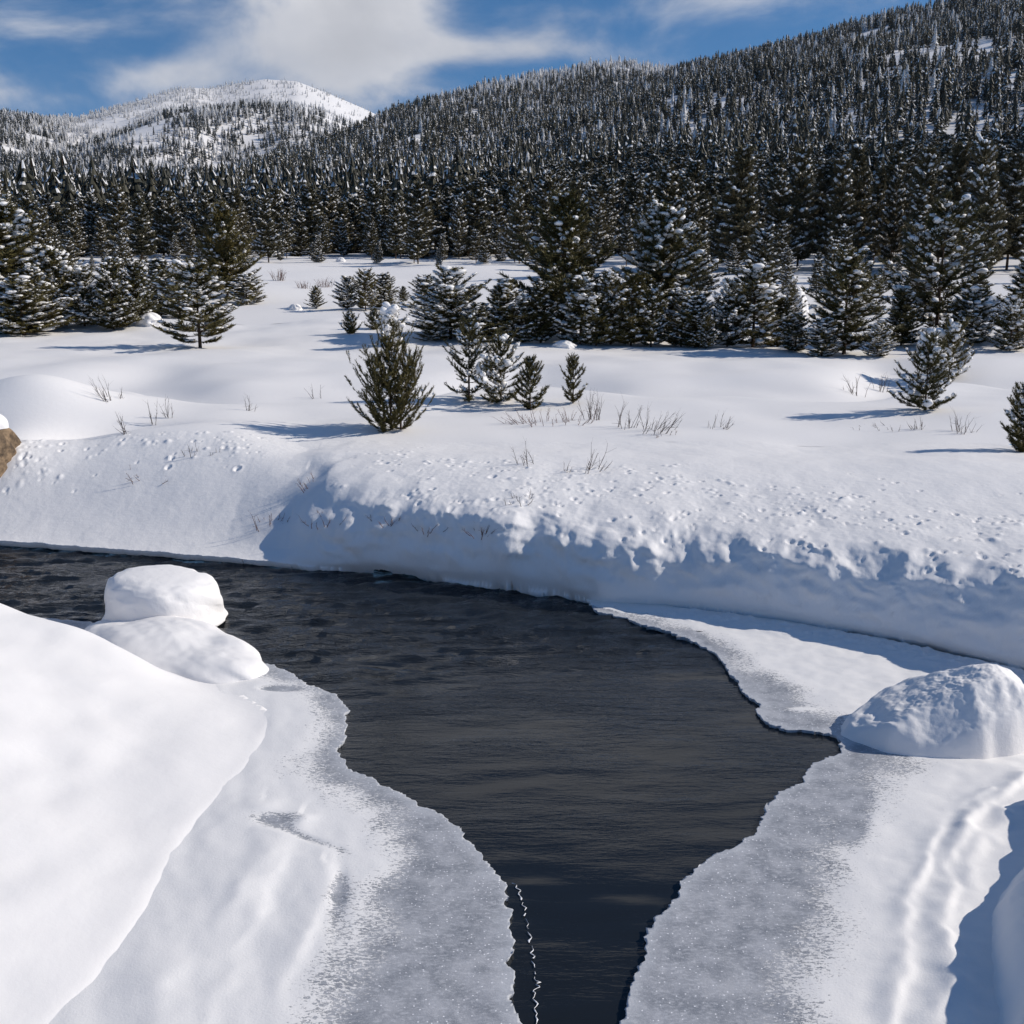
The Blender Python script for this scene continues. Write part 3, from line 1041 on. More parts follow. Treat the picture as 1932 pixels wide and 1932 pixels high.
def tubes(segs, sides=4):
    """segs: list of (p0, p1, r0, r1) -> verts, quads"""
    if not segs:
        return np.zeros((0, 3)), np.zeros((0, 4), int)
    P0 = np.array([s[0] for s in segs]); P1 = np.array([s[1] for s in segs])
    r0 = np.array([s[2] for s in segs]); r1 = np.array([s[3] for s in segs])
    d = P1 - P0; d /= np.linalg.norm(d, axis=1, keepdims=True) + 1e-9
    ref = np.where(np.abs(d[:, 2:3]) > 0.9, np.array([[1.0, 0, 0]]), np.array([[0, 0, 1.0]]))
    a = np.cross(d, ref); a /= np.linalg.norm(a, axis=1, keepdims=True)
    b = np.cross(d, a)
    ang = np.linspace(0, 2 * math.pi, sides, endpoint=False)
    ca, sa = np.cos(ang), np.sin(ang)
    ring = a[:, None, :] * ca[None, :, None] + b[:, None, :] * sa[None, :, None]
    V = np.concatenate([P0[:, None] + ring * r0[:, None, None], P1[:, None] + ring * r1[:, None, None]], 1)
    n = len(segs); base = np.arange(n)[:, None] * (2 * sides)
    k = np.arange(sides)[None]; k2 = (k + 1) % sides
    Q = np.stack([base + k, base + k2, base + sides + k2, base + sides + k], -1).reshape(-1, 4)
    return V.reshape(-1, 3), Q


def unit(v):
    return v / (np.linalg.norm(v, axis=-1, keepdims=True) + 1e-9)


def gen_pine(seed, H=5.0, R=1.6, whorls=14, nb=5, z0=0.06, shape=0.8, up0=5, up1=60, nsub=4, tuftL=0.28, blades=14, bl=0.16, bw=0.035,
             snow=0.35, ssize=0.16, stems=1, curve=0.35, spread=0.0, big=0, ico=1, needle=M_NEEDLE, wood=True, gap=0.12, belly=0.12):
    r = np.random.default_rng(seed)
    segs = []; tp = []; td = []; bid = []
    nbid = 0
    for st in range(stems):
        off = np.array([0.0, 0, 0]) if st == 0 else np.array([r.uniform(-1, 1), r.uniform(-1, 1), 0]) * spread * 0.35
        lean = np.array([r.uniform(-1, 1), r.uniform(-1, 1), 0]) * (0.02 * H) + off * 1.5
        hh = H if st == 0 else H * r.uniform(0.72, 0.95)
        tr = 0.011 * hh + 0.012

        def axis(t):
            return off + lean * t * t + np.array([0, 0, hh * t])
        n = 8
        for k in range(n):
            a, b = k / n, (k + 1) / n
            segs.append((axis(a) - (np.array([0, 0, 0.4]) if k == 0 else 0), axis(b), tr * (1 - 0.93 * a), tr * (1 - 0.93 * b)))
        lobe = r.uniform(0, 6.28)
        W = whorls if st == 0 else max(6, int(whorls * 0.7))
        for w in range(W):
            t = z0 + (0.985 - z0) * ((w + r.uniform(-0.25, 0.25)) / W)
            t = min(max(t, z0), 0.98)
            f = (t - z0) / (1 - z0)
            Lm = R * r.uniform(0.72, 1.18) * (1 - f) ** shape * (0.6 + 0.4 * min(1, f / belly)) + 0.03 * H * 0.4
            m = max(3, int(nb + r.integers(-1, 2)))
            ph = r.uniform(0, 6.28)
            for q in range(m):
                if r.uniform() < gap:
                    continue
                az = ph + q * 6.283 / m + r.uniform(-0.4, 0.4)
                L = Lm * r.uniform(0.55, 1.15) * (1 + 0.22 * math.sin(az * 2 + lobe + 5 * t))
                elv = R_(up0 + (up1 - up0) * f ** 1.3 + r.uniform(-10, 10))
                h = np.array([math.cos(az), math.sin(az), 0])
                d0 = h * math.cos(elv) + np.array([0, 0, math.sin(elv)])
                p0 = axis(t)
                prev = p0; ns = 5
                side = np.cross(h, [0, 0, 1.0])
                rb = 0.006 * hh * (0.4 + 0.6 * (1 - f)) * 0.7
                for k in range(1, ns + 1):
                    s = k / ns
                    p = p0 + d0 * L * s + np.array([0, 0, 1]) * (curve * L * (s * s) * 0.5) - np.array([0, 0, 1]) * 0.10 * L * math.sin(s * 3.14) * (1 - f)
                    if wood:
                        segs.append((prev, p, rb * (1.1 - s + 0.2 / ns), rb * (1.1 - s)))
                    dv = unit(p - prev)
                    if k >= 2:
                        if k < ns:
                            tp.append(p); td.append(dv); bid.append(nbid)
                        for sb in range(max(1, int(round(nsub * (0.4 + 0.6 * (1 - f)))))):
                            sd_ = 1 if (sb + k) % 2 else -1
                            ang = r.uniform(0.35, 1.0)
                            dd = unit(dv * math.cos(ang) + side * sd_ * math.sin(ang) + np.array([0, 0, r.uniform(0.05, 0.5)]))
                            sl = L * 0.28 * (1.15 - 0.6 * s) * r.uniform(0.3, 1.0)
                            q0 = prev + (p - prev) * r.uniform(0, 1)
                            q1 = q0 + dd * sl
                            tp.append(q1); td.append(dd); bid.append(nbid)
                            if wood and sl > 0.08:
                                segs.append((q0, q1, rb * 0.3, rb * 0.22))
                    prev = p
                tp.append(prev); td.append(unit(dv + np.array([0, 0, 0.3]))); bid.append(nbid)
                nbid += 1
        tp.append(axis(0.97)); td.append(np.array([0, 0, 1.0])); bid.append(nbid); nbid += 1
    tp = np.array(tp); td = np.array(td); bid = np.array(bid)
    T = len(tp)
    TL = tuftL * r.uniform(0.7, 1.25, T)
    # needles: blades set round each shoot
    n = blades
    a = r.uniform(0, 1, (T, n)); ph = r.uniform(0, 6.283, (T, n)); ga = r.uniform(0.35, 1.05, (T, n))
    ref = np.where(np.abs(td[:, 2:3]) > 0.9, np.array([[1.0, 0, 0]]), np.array([[0, 0, 1.0]]))
    e1 = unit(np.cross(td, ref)); e2 = np.cross(td, e1)
    rad = e1[:, None] * np.cos(ph)[..., None] + e2[:, None] * np.sin(ph)[..., None]
    tan = -e1[:, None] * np.sin(ph)[..., None] + e2[:, None] * np.cos(ph)[..., None]
    B = tp[:, None] + td[:, None] * ((a - 0.55) * TL[:, None])[..., None]
    D = td[:, None] * np.cos(ga)[..., None] + rad * np.sin(ga)[..., None]
    ll = bl * r.uniform(0.7, 1.2, (T, n))
    tip = B + D * ll[..., None]
    w = bw * 0.5
    V = np.stack([B - tan * w, B + tan * w, tip + tan * w * 0.25], 2).reshape(-1, 3)
    Fc = np.arange(len(V)).reshape(-1, 3)
    crown = mk_mesh('crown', V, Fc, needle, smooth=False)
    tv, tq = tubes(segs, 5)
    trunk = mk_mesh('trunk', tv, tq, M_BARK)
    # snow: clumps lying on the shoots, in patches
    bs = r.uniform(0, 1, nbid)
    pr = snow * np.where(bs[bid] < 0.48, 1.7, 0.3)
    pick = np.nonzero((r.uniform(0, 1, T) < pr) & (td[:, 2] < 0.93))[0]
    iv, if_ = (ICO1_V, ICO1_F) if ico else (ICO0_V, ICO0_F)
    S = []; SF = []
    for c, k in enumerate(pick):
        s = ssize * (0.45 + 0.9 * r.uniform() ** 1.8)
        if big and r.uniform() < big:
            s *= r.uniform(1.3, 2.0)
        vv = iv * (1 + r.uniform(-0.22, 0.22, (len(iv), 1)))
        dd = td[k]; hd = unit(np.array([dd[0], dd[1], 0.35 * dd[2]]) + 1e-6)
        sd_ = unit(np.cross(hd, [0, 0, 1.0])); upv = np.cross(sd_, hd)
        M = np.stack([hd * s * r.uniform(0.9, 1.4), sd_ * s * r.uniform(0.75, 1.1), upv * s * r.uniform(0.6, 0.9)])
        S.append(vv @ M + tp[k] + np.array([0, 0, bl * 0.45 + s * 0.2]))
        SF.append(if_ + c * len(iv))
    sm = None
    if S:
        sm = mk_mesh('snow', np.concatenate(S), np.concatenate(SF), M_SNOW_TREE)
    return trunk, crown, sm


def put_pine(proto, loc, sc, rz, label, group=None, name='pine_tree'):
    e = link(name, None, loc=loc)
    e.rotation_euler = (0, 0, rz)
    e.scale = sc
    tag(e, label, 'pine tree', group)
    for nm, me in zip(('trunk', 'crown', 'snow'), proto):
        if me is not None:
            c_ = link(nm, me, e)
            if nm == 'snow':
                c_['kind'] = 'stuff'
    return e


def top_z(x, y, z, v_top):
    """height of a plant whose foot is at x,y,z and whose top shows at photo row v_top"""
    k = -(v_top - HALF) / F
    # (z'-H)*cosP + y*sinP = k*(y*cosP - (z'-H)*sinP)
    c, s = math.cos(PITCH), math.sin(PITCH)
    zz = (k * y * c - y * s) / (c + k * s) + CAM_H
    return zz - z


def depth_of(y, z):
    return y * math.cos(PITCH) - (z - CAM_H) * math.sin(PITCH)


# ---- saplings near the river: each its own tree
NEAR = [
    # u, v base, v top, half width px, label, generator settings
    (738, 812, 652, 74, 'dense bushy multi-stem pine sapling standing alone on the near snow bench',
     dict(whorls=13, nb=6, z0=0.02, shape=0.5, up0=14, up1=68, nsub=2, stems=3, spread=0.7, curve=0.95, belly=0.38, snow=0.12, ssize=0.04, gap=0.2)),
    (885, 757, 602, 62, 'open branched taller pine in the clump of three beyond the bushy sapling',
     dict(whorls=11, nb=5, z0=0.05, shape=0.6, up0=6, up1=52, nsub=2, snow=0.26, ssize=0.06, gap=0.25)),
    (945, 757, 634, 58, 'snow draped middle pine of the clump of three on the bench',
     dict(whorls=10, nb=6, z0=0.04, shape=0.5, up0=10, up1=55, nsub=2, snow=0.32, ssize=0.07, big=0.1, gap=0.22)),
    (1000, 772, 678, 36, 'short leaning pine at the near right of the clump of three',
     dict(whorls=10, nb=5, z0=0.05, shape=0.6, up0=20, up1=62, nsub=2, snow=0.2, ssize=0.05, gap=0.2)),
    (1081, 762, 672, 29, 'small thin pine sapling standing beside the bare reddish twigs',
     dict(whorls=7, nb=4, z0=0.08, shape=0.45, up0=25, up1=60, nsub=1, snow=0.15, ssize=0.045, gap=0.15)),
    (1745, 774, 640, 66, 'open branched pine on the bench casting a long shadow to the left',
     dict(whorls=14, nb=6, z0=0.05, shape=0.55, up0=4, up1=56, nsub=3, snow=0.24, ssize=0.065, big=0.05, gap=0.2, curve=0.35, belly=0.35)),
    (1790, 716, 618, 50, 'snow topped bushy pine right behind the open branched bench pine',
     dict(whorls=10, nb=6, z0=0.04, shape=0.45, up0=10, up1=55, nsub=3, snow=0.3, ssize=0.09, big=0.08, gap=0.15)),
    (1928, 852, 728, 48, 'pine sapling cut off by the right edge of the picture',
     dict(whorls=11, nb=5, z0=0.04, shape=0.6, up0=12, up1=55, nsub=3, snow=0.3, ssize=0.06, gap=0.2)),
    (662, 629, 590, 16, 'tiny dark pine sapling left of the pine with two big snow balls',
     dict(whorls=8, nb=5, z0=0.03, shape=0.5, up0=22, up1=60, nsub=2, snow=0.12, ssize=0.07)),
    (740, 652, 582, 36, 'small pine carrying two big round balls of snow',
     dict(whorls=10, nb=6, z0=0.03, shape=0.55, up0=10, up1=55, nsub=3, snow=0.5, ssize=0.11, big=0.14)),
    (706, 622, 586, 17, 'little pine tucked behind the one with big snow balls',
     dict(whorls=8, nb=5, z0=0.03, shape=0.5, up0=15, up1=58, nsub=2, snow=0.2, ssize=0.08)),
]
ti = 0
for (u, v, vt, hw, lab, kw) in NEAR:
    ti += 1
    x, y, z = far_hit(u, v)
    H = max(top_z(x, y, z, vt), 0.3)
    Rr = hw * depth_of(y, z) / F
    k = 1.0 + 0.012 * max(0, y - 30)
    tuft = dict(tuftL=0.26 * k, blades=42 if y < 45 else 22, bl=0.078 * k, bw=0.015 * k)
    kw = {**tuft, **kw}
    p = gen_pine(300 + ti, H=H, R=Rr * (1.22 if ti == 1 else 1.05 if ti == 6 else 1.2), **kw)
    put_pine(p, (x, y, z - 0.03), (1, 1, 1), 0.0, lab, name='pine_sapling')

# ---- middle distance trees: prototypes scaled into place
MIDP = []
for i, kw in enumerate([
    dict(R=1.55, whorls=17, nb=7, shape=0.55, snow=0.48),
    dict(R=1.35, whorls=20, nb=7, shape=0.58, snow=0.40),
    dict(R=1.70, whorls=15, nb=7, shape=0.45, snow=0.52, big=0.08),
    dict(R=1.50, whorls=15, nb=7, shape=0.5, snow=0.62, big=0.10),
    dict(R=1.60, whorls=16, nb=7, shape=0.42, up0=12, snow=0.30),
    dict(R=1.45, whorls=22, nb=8, shape=0.55, snow=0.14),
    dict(R=1.75, whorls=15, nb=7, shape=0.48, z0=0.09, snow=0.26, gap=0.2),
]):
    kw = {**dict(ssize=0.098, nsub=4, tuftL=0.30, blades=15, bl=0.17, bw=0.042, up0=4, up1=56, curve=0.45), **kw}
    MIDP.append((gen_pine(500 + i, H=5.0, **kw), kw['R']))

MID = [
    # u, v base, v top, half width, proto, label
    (378, 656, 500, 72, 6, 'olive pine standing alone in the open meadow with a bare trunk foot'),
    (597, 581, 541, 16, 4, 'small dark pine left of the row of three on the upper meadow'),
    (466, 574, 516, 34, 3, 'round snowy pine at the meadow edge right of the lone olive pine'),
    (655, 582, 522, 26, 2, 'left bush pine of the row of three on the upper meadow'),
    (690, 584, 512, 26, 4, 'middle bush pine of the row of three on the upper meadow'),
    (726, 582, 515, 24, 1, 'right bush pine of the row of three on the upper meadow'),
    (761, 570, 540, 9, 5, 'thin little pine between the row of three and the central clump'),
    (800, 577, 522, 26, 4, 'dark small pine at the back left of the central clump'),
    (850, 640, 507, 64, 2, 'broad snow dusted pine at the left end of the central clump'),
    (818, 642, 575, 34, 3, 'snowy low pine at the left foot of the central clump'),
    (950, 643, 527, 50, 0, 'round topped pine between the broad left pine and the tall olive pine'),
    (905, 645, 570, 40, 1, 'dark low pine filling the gap in the left of the central clump'),
    (1062, 640, 372, 74, 5, 'tall dense olive pine towering over the central clump'),
    (1020, 647, 540, 40, 4, 'dark pine at the left foot of the tall olive pine'),
    (1095, 650, 520, 46, 3, 'snow flecked pine standing before the tall olive pine'),
    (1152, 650, 512, 44, 0, 'dark blue shaded pine right of the tall olive pine'),
    (1190, 652, 520, 40, 5, 'dark shaded pine in the middle of the central clump'),
    (1244, 636, 387, 68, 1, 'tall snowy pine at the right of the central clump'),
    (1228, 655, 545, 34, 4, 'low olive pine at the foot of the tall snowy pine'),
    (1285, 654, 545, 40, 0, 'dark pine at the right foot of the tall snowy pine'),
    (1332, 658, 592, 20, 4, 'small yellowish pine at the front edge of the central clump'),
    (1372, 654, 530, 40, 2, 'snow dotted pine between the yellowish pine and the clump end'),
    (1420, 655, 498, 58, 3, 'snowy broad pine at the right end of the central clump'),
    (1466, 655, 565, 32, 5, 'low dark pine closing the right end of the central clump'),
    (1592, 668, 482, 72, 4, 'dark full pine with a wide base right of the gap in the clump'),
    (1550, 672, 600, 34, 3, 'snowy low pine at the left foot of the wide based dark pine'),
    (1655, 672, 610, 30, 2, 'small snowy pine at the right foot of the wide based dark pine'),
    (1700, 652, 548, 36, 5, 'dark pine squeezed between the wide based pine and the big right pine'),
    (1765, 640, 387, 82, 6, 'big open crowned olive pine on the right holding slabs of snow'),
    (1830, 650, 540, 44, 3, 'snow patched pine at the right foot of the big right pine'),
    (1905, 662, 560, 36, 2, 'snowy pine at the right edge above the shadowed drift'),
    (1938, 640, 480, 60, 1, 'tall dark pine cut by the right edge behind the snowy one'),
    (15, 622, 377, 88, 1, 'tall dark pine at the left edge with snow slabs on its right side'),
    (45, 632, 520, 62, 3, 'heavily snowed low pine at the left edge foot'),
    (112, 617, 470, 50, 2, 'snow loaded pine right of the tall left edge pine'),
    (160, 615, 505, 38, 3, 'pine with pale snow crown in the left row'),
    (215, 622, 488, 46, 0, 'snow speckled pine in the middle of the left row'),
    (262, 612, 497, 38, 4, 'dark pine behind the snow heap in the left row'),
    (303, 598, 487, 40, 1, 'dark pine at the right end of the left row beside the lone olive pine'),
    (430, 562, 388, 44, 5, 'dark full pine behind the lone olive pine'),
    (985, 646, 556, 36, 2, 'snow dotted low pine between the round topped pine and the tall olive pine'),
    (1125, 652, 560, 34, 4, 'dark low pine right of the snow flecked pine before the tall olive pine'),
    (1312, 655, 556, 36, 1, 'dark low pine just left of the small yellowish pine'),
    (1500, 662, 590, 30, 0, 'low pine at the left edge of the snowy gap right of the clump'),
    (75, 626, 500, 44, 0, 'dark pine between the tall left edge pine and the snow loaded pine'),
    (340, 600, 505, 34, 2, 'snow dusted low pine half hidden behind the lone olive pine'),
    (1490, 610, 522, 22, 3, 'white snow shrouded pine bent over in the gap of the clump'),
]
r6 = np.random.default_rng(66)
for (u, v, vt, hw, pi_, lab) in MID:
    x, y, z = far_hit(u, v)
    H = top_z(x, y, z, vt)
    Rr = hw * depth_of(y, z) / F
    proto, pr_ = MIDP[pi_]
    put_pine(proto, (x, y, z - 0.05), (Rr / pr_ * 1.36, Rr / pr_ * 1.36, H / 5.0), float(r6.uniform(0, 6.28)), lab)

# tiny sapling with a snow mound at its foot, and snow heaps over buried bushes
def snow_heap(u, v, wpx, hpx, label, seed, name='snow_heap'):
    x, y, z = far_hit(u, v)
    k = depth_of(y, z) / F
    me = dome(name, 0, 0, 24, 40, 1.0, [(1, -0.15), (0.95, 0.25), (0.75, 0.65), (0.4, 0.93), (0, 1.0)], 0.22, 2.0, seed, M_SNOW)
    o = link(name, me, loc=(x, y, z - 0.02))
    o.scale = (wpx * k, wpx * k * 0.8, hpx * k)
    tag(o, label, 'snow heap')
    return o


snow_heap(557, 584, 13, 11, 'little snow heap round a buried sapling tip on the upper meadow', 201)
snow_heap(282, 612, 26, 24, 'white snow heap over a buried bush in the left tree row', 202)
snow_heap(1064, 655, 22, 14, 'low snow heap at the front edge of the central clump', 203)
snow_heap(1755, 668, 26, 52, 'tall snow lump crowning the bush behind the bench pine', 204)
snow_heap(1878, 600, 40, 42, 'broad snow heap between the pines near the right edge', 205)
snow_heap(1500, 600, 26, 60, 'leaning column of snow covering a bent pine in the clump gap', 206)
snow_heap(643, 493, 9, 8, 'small snow heap at the forest edge on the upper meadow', 207)
snow_heap(915, 497, 14, 20, 'cone of snow over a sapling at the forest edge', 208)

# ---- forest behind the meadow: individual trees up to the foot of the hills
FORP = []
for i, kw in enumerate([
    dict(R=2.6, whorls=20, nb=6, shape=0.62, snow=0.50, z0=0.12),
    dict(R=2.3, whorls=22, nb=6, shape=0.65, snow=0.35, z0=0.15),
    dict(R=2.9, whorls=18, nb=6, shape=0.55, snow=0.75, z0=0.06),
    dict(R=2.4, whorls=20, nb=6, shape=0.5, snow=0.5, z0=0.18),
    dict(R=2.2, whorls=22, nb=6, shape=0.7, snow=0.28, z0=0.10),
    dict(R=3.0, whorls=17, nb=6, shape=0.5, snow=0.9, z0=0.05),
]):
    kw = {**dict(ssize=0.215, nsub=4, tuftL=0.6, blades=8, bl=0.50, bw=0.16, up0=-5, up1=45, curve=0.25, ico=0, wood=False, needle=M_NEEDLE_FAR), **kw}
    FORP.append((gen_pine(700 + i, H=12.0, **kw), kw['R']))


def joined(meshes, scale):
    V = []; Fs = []; mi = []; mats = []; off = 0
    for k, me in enumerate(m_ for m_ in meshes if m_ is not None):
        v = np.empty(len(me.vertices) * 3, np.float32); me.vertices.foreach_get('co', v); v = v.reshape(-1, 3)
        me.calc_loop_triangles()
        t = np.empty(len(me.loop_triangles) * 3, np.int32); me.loop_triangles.foreach_get('vertices', t)
        V.append(v * scale); Fs.append(t.reshape(-1, 3) + off); mi += [k] * (len(t) // 3); mats.append(me.materials[0]); off += len(v)
    return mk_mesh('valley_conifer', np.concatenate(V), np.concatenate(Fs), smooth=False, mat_idx=mi, mats=mats)


P_VALLEY = bpy.data.collections.new('conifers_valley')
for p_, _ in FORP:
    P_VALLEY.objects.link(bpy.data.objects.new('valley_conifer', joined(p_, 1 / 12.0)))

r7 = np.random.default_rng(77)


def forest_front(u):
    """photo row of the forest's front edge on the meadow"""
    return np.interp(u, [-100, 0, 150, 250, 420, 560, 760, 1000, 1060, 1300, 1500, 1700, 2000], [512, 510, 505, 497, 492, 497, 500, 497, 502, 510, 515, 518, 520])


def young_front(u):
    return np.interp(u, [-100, 0, 150, 250, 420, 560, 1000, 1060, 1300, 1500, 1700, 2000], [560, 560, 540, 505, 497, 499, 500, 540, 590, 590, 600, 605])


def forest_height(u):
    return np.interp(u, [-100, 200, 500, 800, 1000, 1250, 1600, 2000], [9.5, 9.0, 9.0, 10.5, 11.0, 12.0, 13.0, 13.5])


spots = []
tries = 0
while len(spots) < 215 and tries < 20000:
    tries += 1
    u = r7.uniform(-40, 1970)
    yng = len(spots) < 62
    if yng:
        v = r7.uniform(float(forest_front(u)) - 8, float(young_front(u)))
        if v > 530 and u < 1060 and u > 200:
            continue
    else:
        v = float(forest_front(u)) - abs(r7.normal(0, 1)) * 13
    if v < 458:
        continue
    x, y, z = far_hit(u, v)
    if y > 300:
        continue
    md = 3.4 if y < 140 else 4.2
    if any((x - a) ** 2 + (y - b) ** 2 < md * md for a, b, *_ in spots):
        continue
    spots.append((x, y, z, u, v, yng))
spots.sort(key=lambda s: s[1])
trees_ = []
for k, (x, y, z, u, v, young) in enumerate(spots):
    Hh = float(forest_height(u)) * r7.uniform(0.5, 1.1)
    if young:
        Hh = r7.uniform(1.8, 5.5) if u > 1000 else r7.uniform(1.8, 4.5)
        pi_ = [2, 5, 0][int(r7.integers(0, 3))]
    else:
        pi_ = int(r7.choice([0, 1, 3, 4, 0, 2]))
    proto, pr_ = FORP[pi_]
    wd = Hh * r7.uniform(0.17, 0.24) * (1.35 if young else 1.0)
    trees_.append(dict(x=x, y=y, z=z, u=u, v=v, H=Hh, wd=wd, pi=pi_, young=young, rz=float(r7.uniform(0, 6.28))))

LAND = [(15, 'above the tall left edge pine'), (112, 'above the snow loaded pine'), (215, 'above the left row'), (303, 'right of the left row'),
        (378, 'behind the lone olive meadow pine'), (430, 'beside the dark full pine'), (500, 'above the round meadow edge pine'), (560, 'above the reddish brush'),
        (655, 'above the three bush pines'), (726, 'above the right bush pine'), (800, 'above the small back pine'), (870, 'above the broad clump pine'),
        (950, 'above the round topped clump pine'), (1062, 'behind the tall olive clump pine'), (1150, 'between the two tall clump pines'), (1244, 'behind the tall snowy clump pine'),
        (1330, 'above the small yellowish pine'), (1420, 'above the right clump end'), (1500, 'above the gap in the clump'), (1592, 'behind the wide based dark pine'),
        (1690, 'left of the big right pine'), (1765, 'behind the big right pine'), (1850, 'right of the big right pine'), (1930, 'at the right picture edge')]
from collections import defaultdict
cells = defaultdict(list)
for t_ in trees_:
    k_ = min(range(len(LAND)), key=lambda q: abs(LAND[q][0] - t_['u']))
    cells[k_].append(t_)
ORD = ['first', 'second', 'third', 'fourth', 'fifth', 'sixth', 'seventh', 'eighth', 'ninth', 'tenth']
for k_, ts in cells.items():
    ts.sort(key=lambda t: t['y'])
    desc = defaultdict(list)
    for q, t_ in enumerate(ts):
        size = 'young' if t_['young'] else ('tall' if t_['H'] > 13 else 'medium')
        sn = {0: 'snow dusted', 1: 'dark', 2: 'snowy', 3: 'snow flecked', 4: 'dark green', 5: 'snow laden'}[t_['pi']]
        row = 'nearest row' if q < len(ts) / 3 else ('middle rows' if q < 2 * len(ts) / 3 else 'rear rows')
        desc[(size, sn, row)].append(t_)
    for (size, sn, row), tt in desc.items():
        tt.sort(key=lambda t: t['u'])
        for q, t_ in enumerate(tt):
            suffix = '' if len(tt) == 1 else ', ' + ORD[q] + ' from left'
            t_['label'] = f'{size} {sn} pine, {row}, {LAND[k_][1]}{suffix}'
for t_ in trees_:
    proto, pr_ = FORP[t_['pi']]
    x, y, z, u, Hh, wd = (t_[q] for q in ('x', 'y', 'z', 'u', 'H', 'wd'))
    lab = t_['label']
    grp = 'young pines along the forest edge' if t_['young'] else 'pines of the forest belt'
    put_pine(proto, (x, y, z - 0.1), (wd / pr_, wd / pr_, Hh / 12.0), t_['rz'], lab, grp)


# ------------------------------------------------------------------ hills
def hill_mesh(name, ridge, Rr, r0, zfoot, amp, seed, mat, naz=260, nr=110, shape=1.15, back=1.35):
    A = [az_el(u, v) for u, v, *_ in ridge]
    az = np.array([a for a, e in A]); el = np.array([e for a, e in A])
    o_ = np.argsort(az); az = az[o_]; el = el[o_]
    RR = np.interp(az, *zip(*sorted([(az_el(u, 454)[0], q) for u, q in Rr])))
    aa = np.linspace(az[0], az[-1], naz)

    def zf(a, r):
        e = np.interp(a, az, el)
        Rd = np.interp(a, az, RR)
        zr = CAM_H + np.tan(e) * Rd
        t = (r - r0) / (Rd - r0)
        x, y = r * np.sin(a), r * np.cos(a)
        up = np.power(np.clip(t, 0, 1), shape)
        z = zfoot + (zr - zfoot) * up
        over = np.clip(t - 1, 0, None)
        z = z - (zr - zfoot) * 0.9 * over
        s = 1.0 / (Rd * 0.16)
        return z + amp * fbm(x * s, y * s, 4, seed) * np.sin(np.clip(t, 0, 1) * math.pi) ** 0.7
    tt = np.linspace(0, back, nr)
    Rd = np.interp(aa, az, RR)
    AA, TT = np.meshgrid(aa, tt)
    RG = r0 + (Rd[None, :] - r0) * TT
    Z = zf(AA, RG)
    V = np.stack([RG * np.sin(AA), RG * np.cos(AA), Z], -1).reshape(-1, 3)
    j, i = np.meshgrid(np.arange(nr - 1), np.arange(naz - 1), indexing='ij')
    Q = np.stack([j * naz + i, j * naz + i + 1, (j + 1) * naz + i + 1, (j + 1) * naz + i], -1).reshape(-1, 4)
    o = link(name, mk_mesh(name, V, Q, mat))
    tag(o, kind='structure')
    return o, zf, (az, RR)


RIDGE_A = [(2900, -330), (2300, -150), (2100, -85), (1932, -25), (1680, 33), (1500, 88), (1300, 132), (1200, 165), (1050, 225), (900, 285), (750, 335), (600, 375), (450, 400), (300, 420), (-300, 440)]
RIDGE_B = [(1900, 160), (1500, 150), (1300, 142), (1230, 130), (1150, 124), (1100, 133), (960, 155), (800, 195), (690, 237), (600, 282), (500, 317), (300, 372), (100, 395), (-100, 405), (-700, 415)]
RIDGE_C = [(-1500, 240), (-600, 200), (-250, 215), (0, 219), (90, 228), (150, 222), (250, 192), (310, 172), (350, 164), (400, 165), (450, 155), (500, 148), (560, 152), (620, 175), (690, 205), (760, 240), (900, 300), (1100, 340), (1500, 380)]
hA, zA, infoA = hill_mesh('hill', RIDGE_A, [(-300, 640), (600, 950), (1200, 1650), (1932, 1900), (2900, 1900)], 235, 4.0, 13, 301, M_SNOW_SMOOTH)
tag(hA, 'dark forested hillside filling the upper right', kind='structure')
hB, zB, infoB = hill_mesh('hill', RIDGE_B, [(-700, 1100), (100, 1150), (500, 1500), (960, 2300), (1900, 2700)], 560, 7.5, 16, 302, M_SNOW_SMOOTH)
tag(hB, 'forested ridge behind, running down towards the left', kind='structure')
hC, zC, infoC = hill_mesh('mountain', RIDGE_C, [(-1500, 3700), (0, 3700), (500, 4500), (1500, 4500)], 1400, 12, 45, 303, M_SNOW_SMOOTH, naz=260, nr=110, shape=1.25)
tag(hC, 'distant snowy mountain with a white rounded summit', kind='structure')

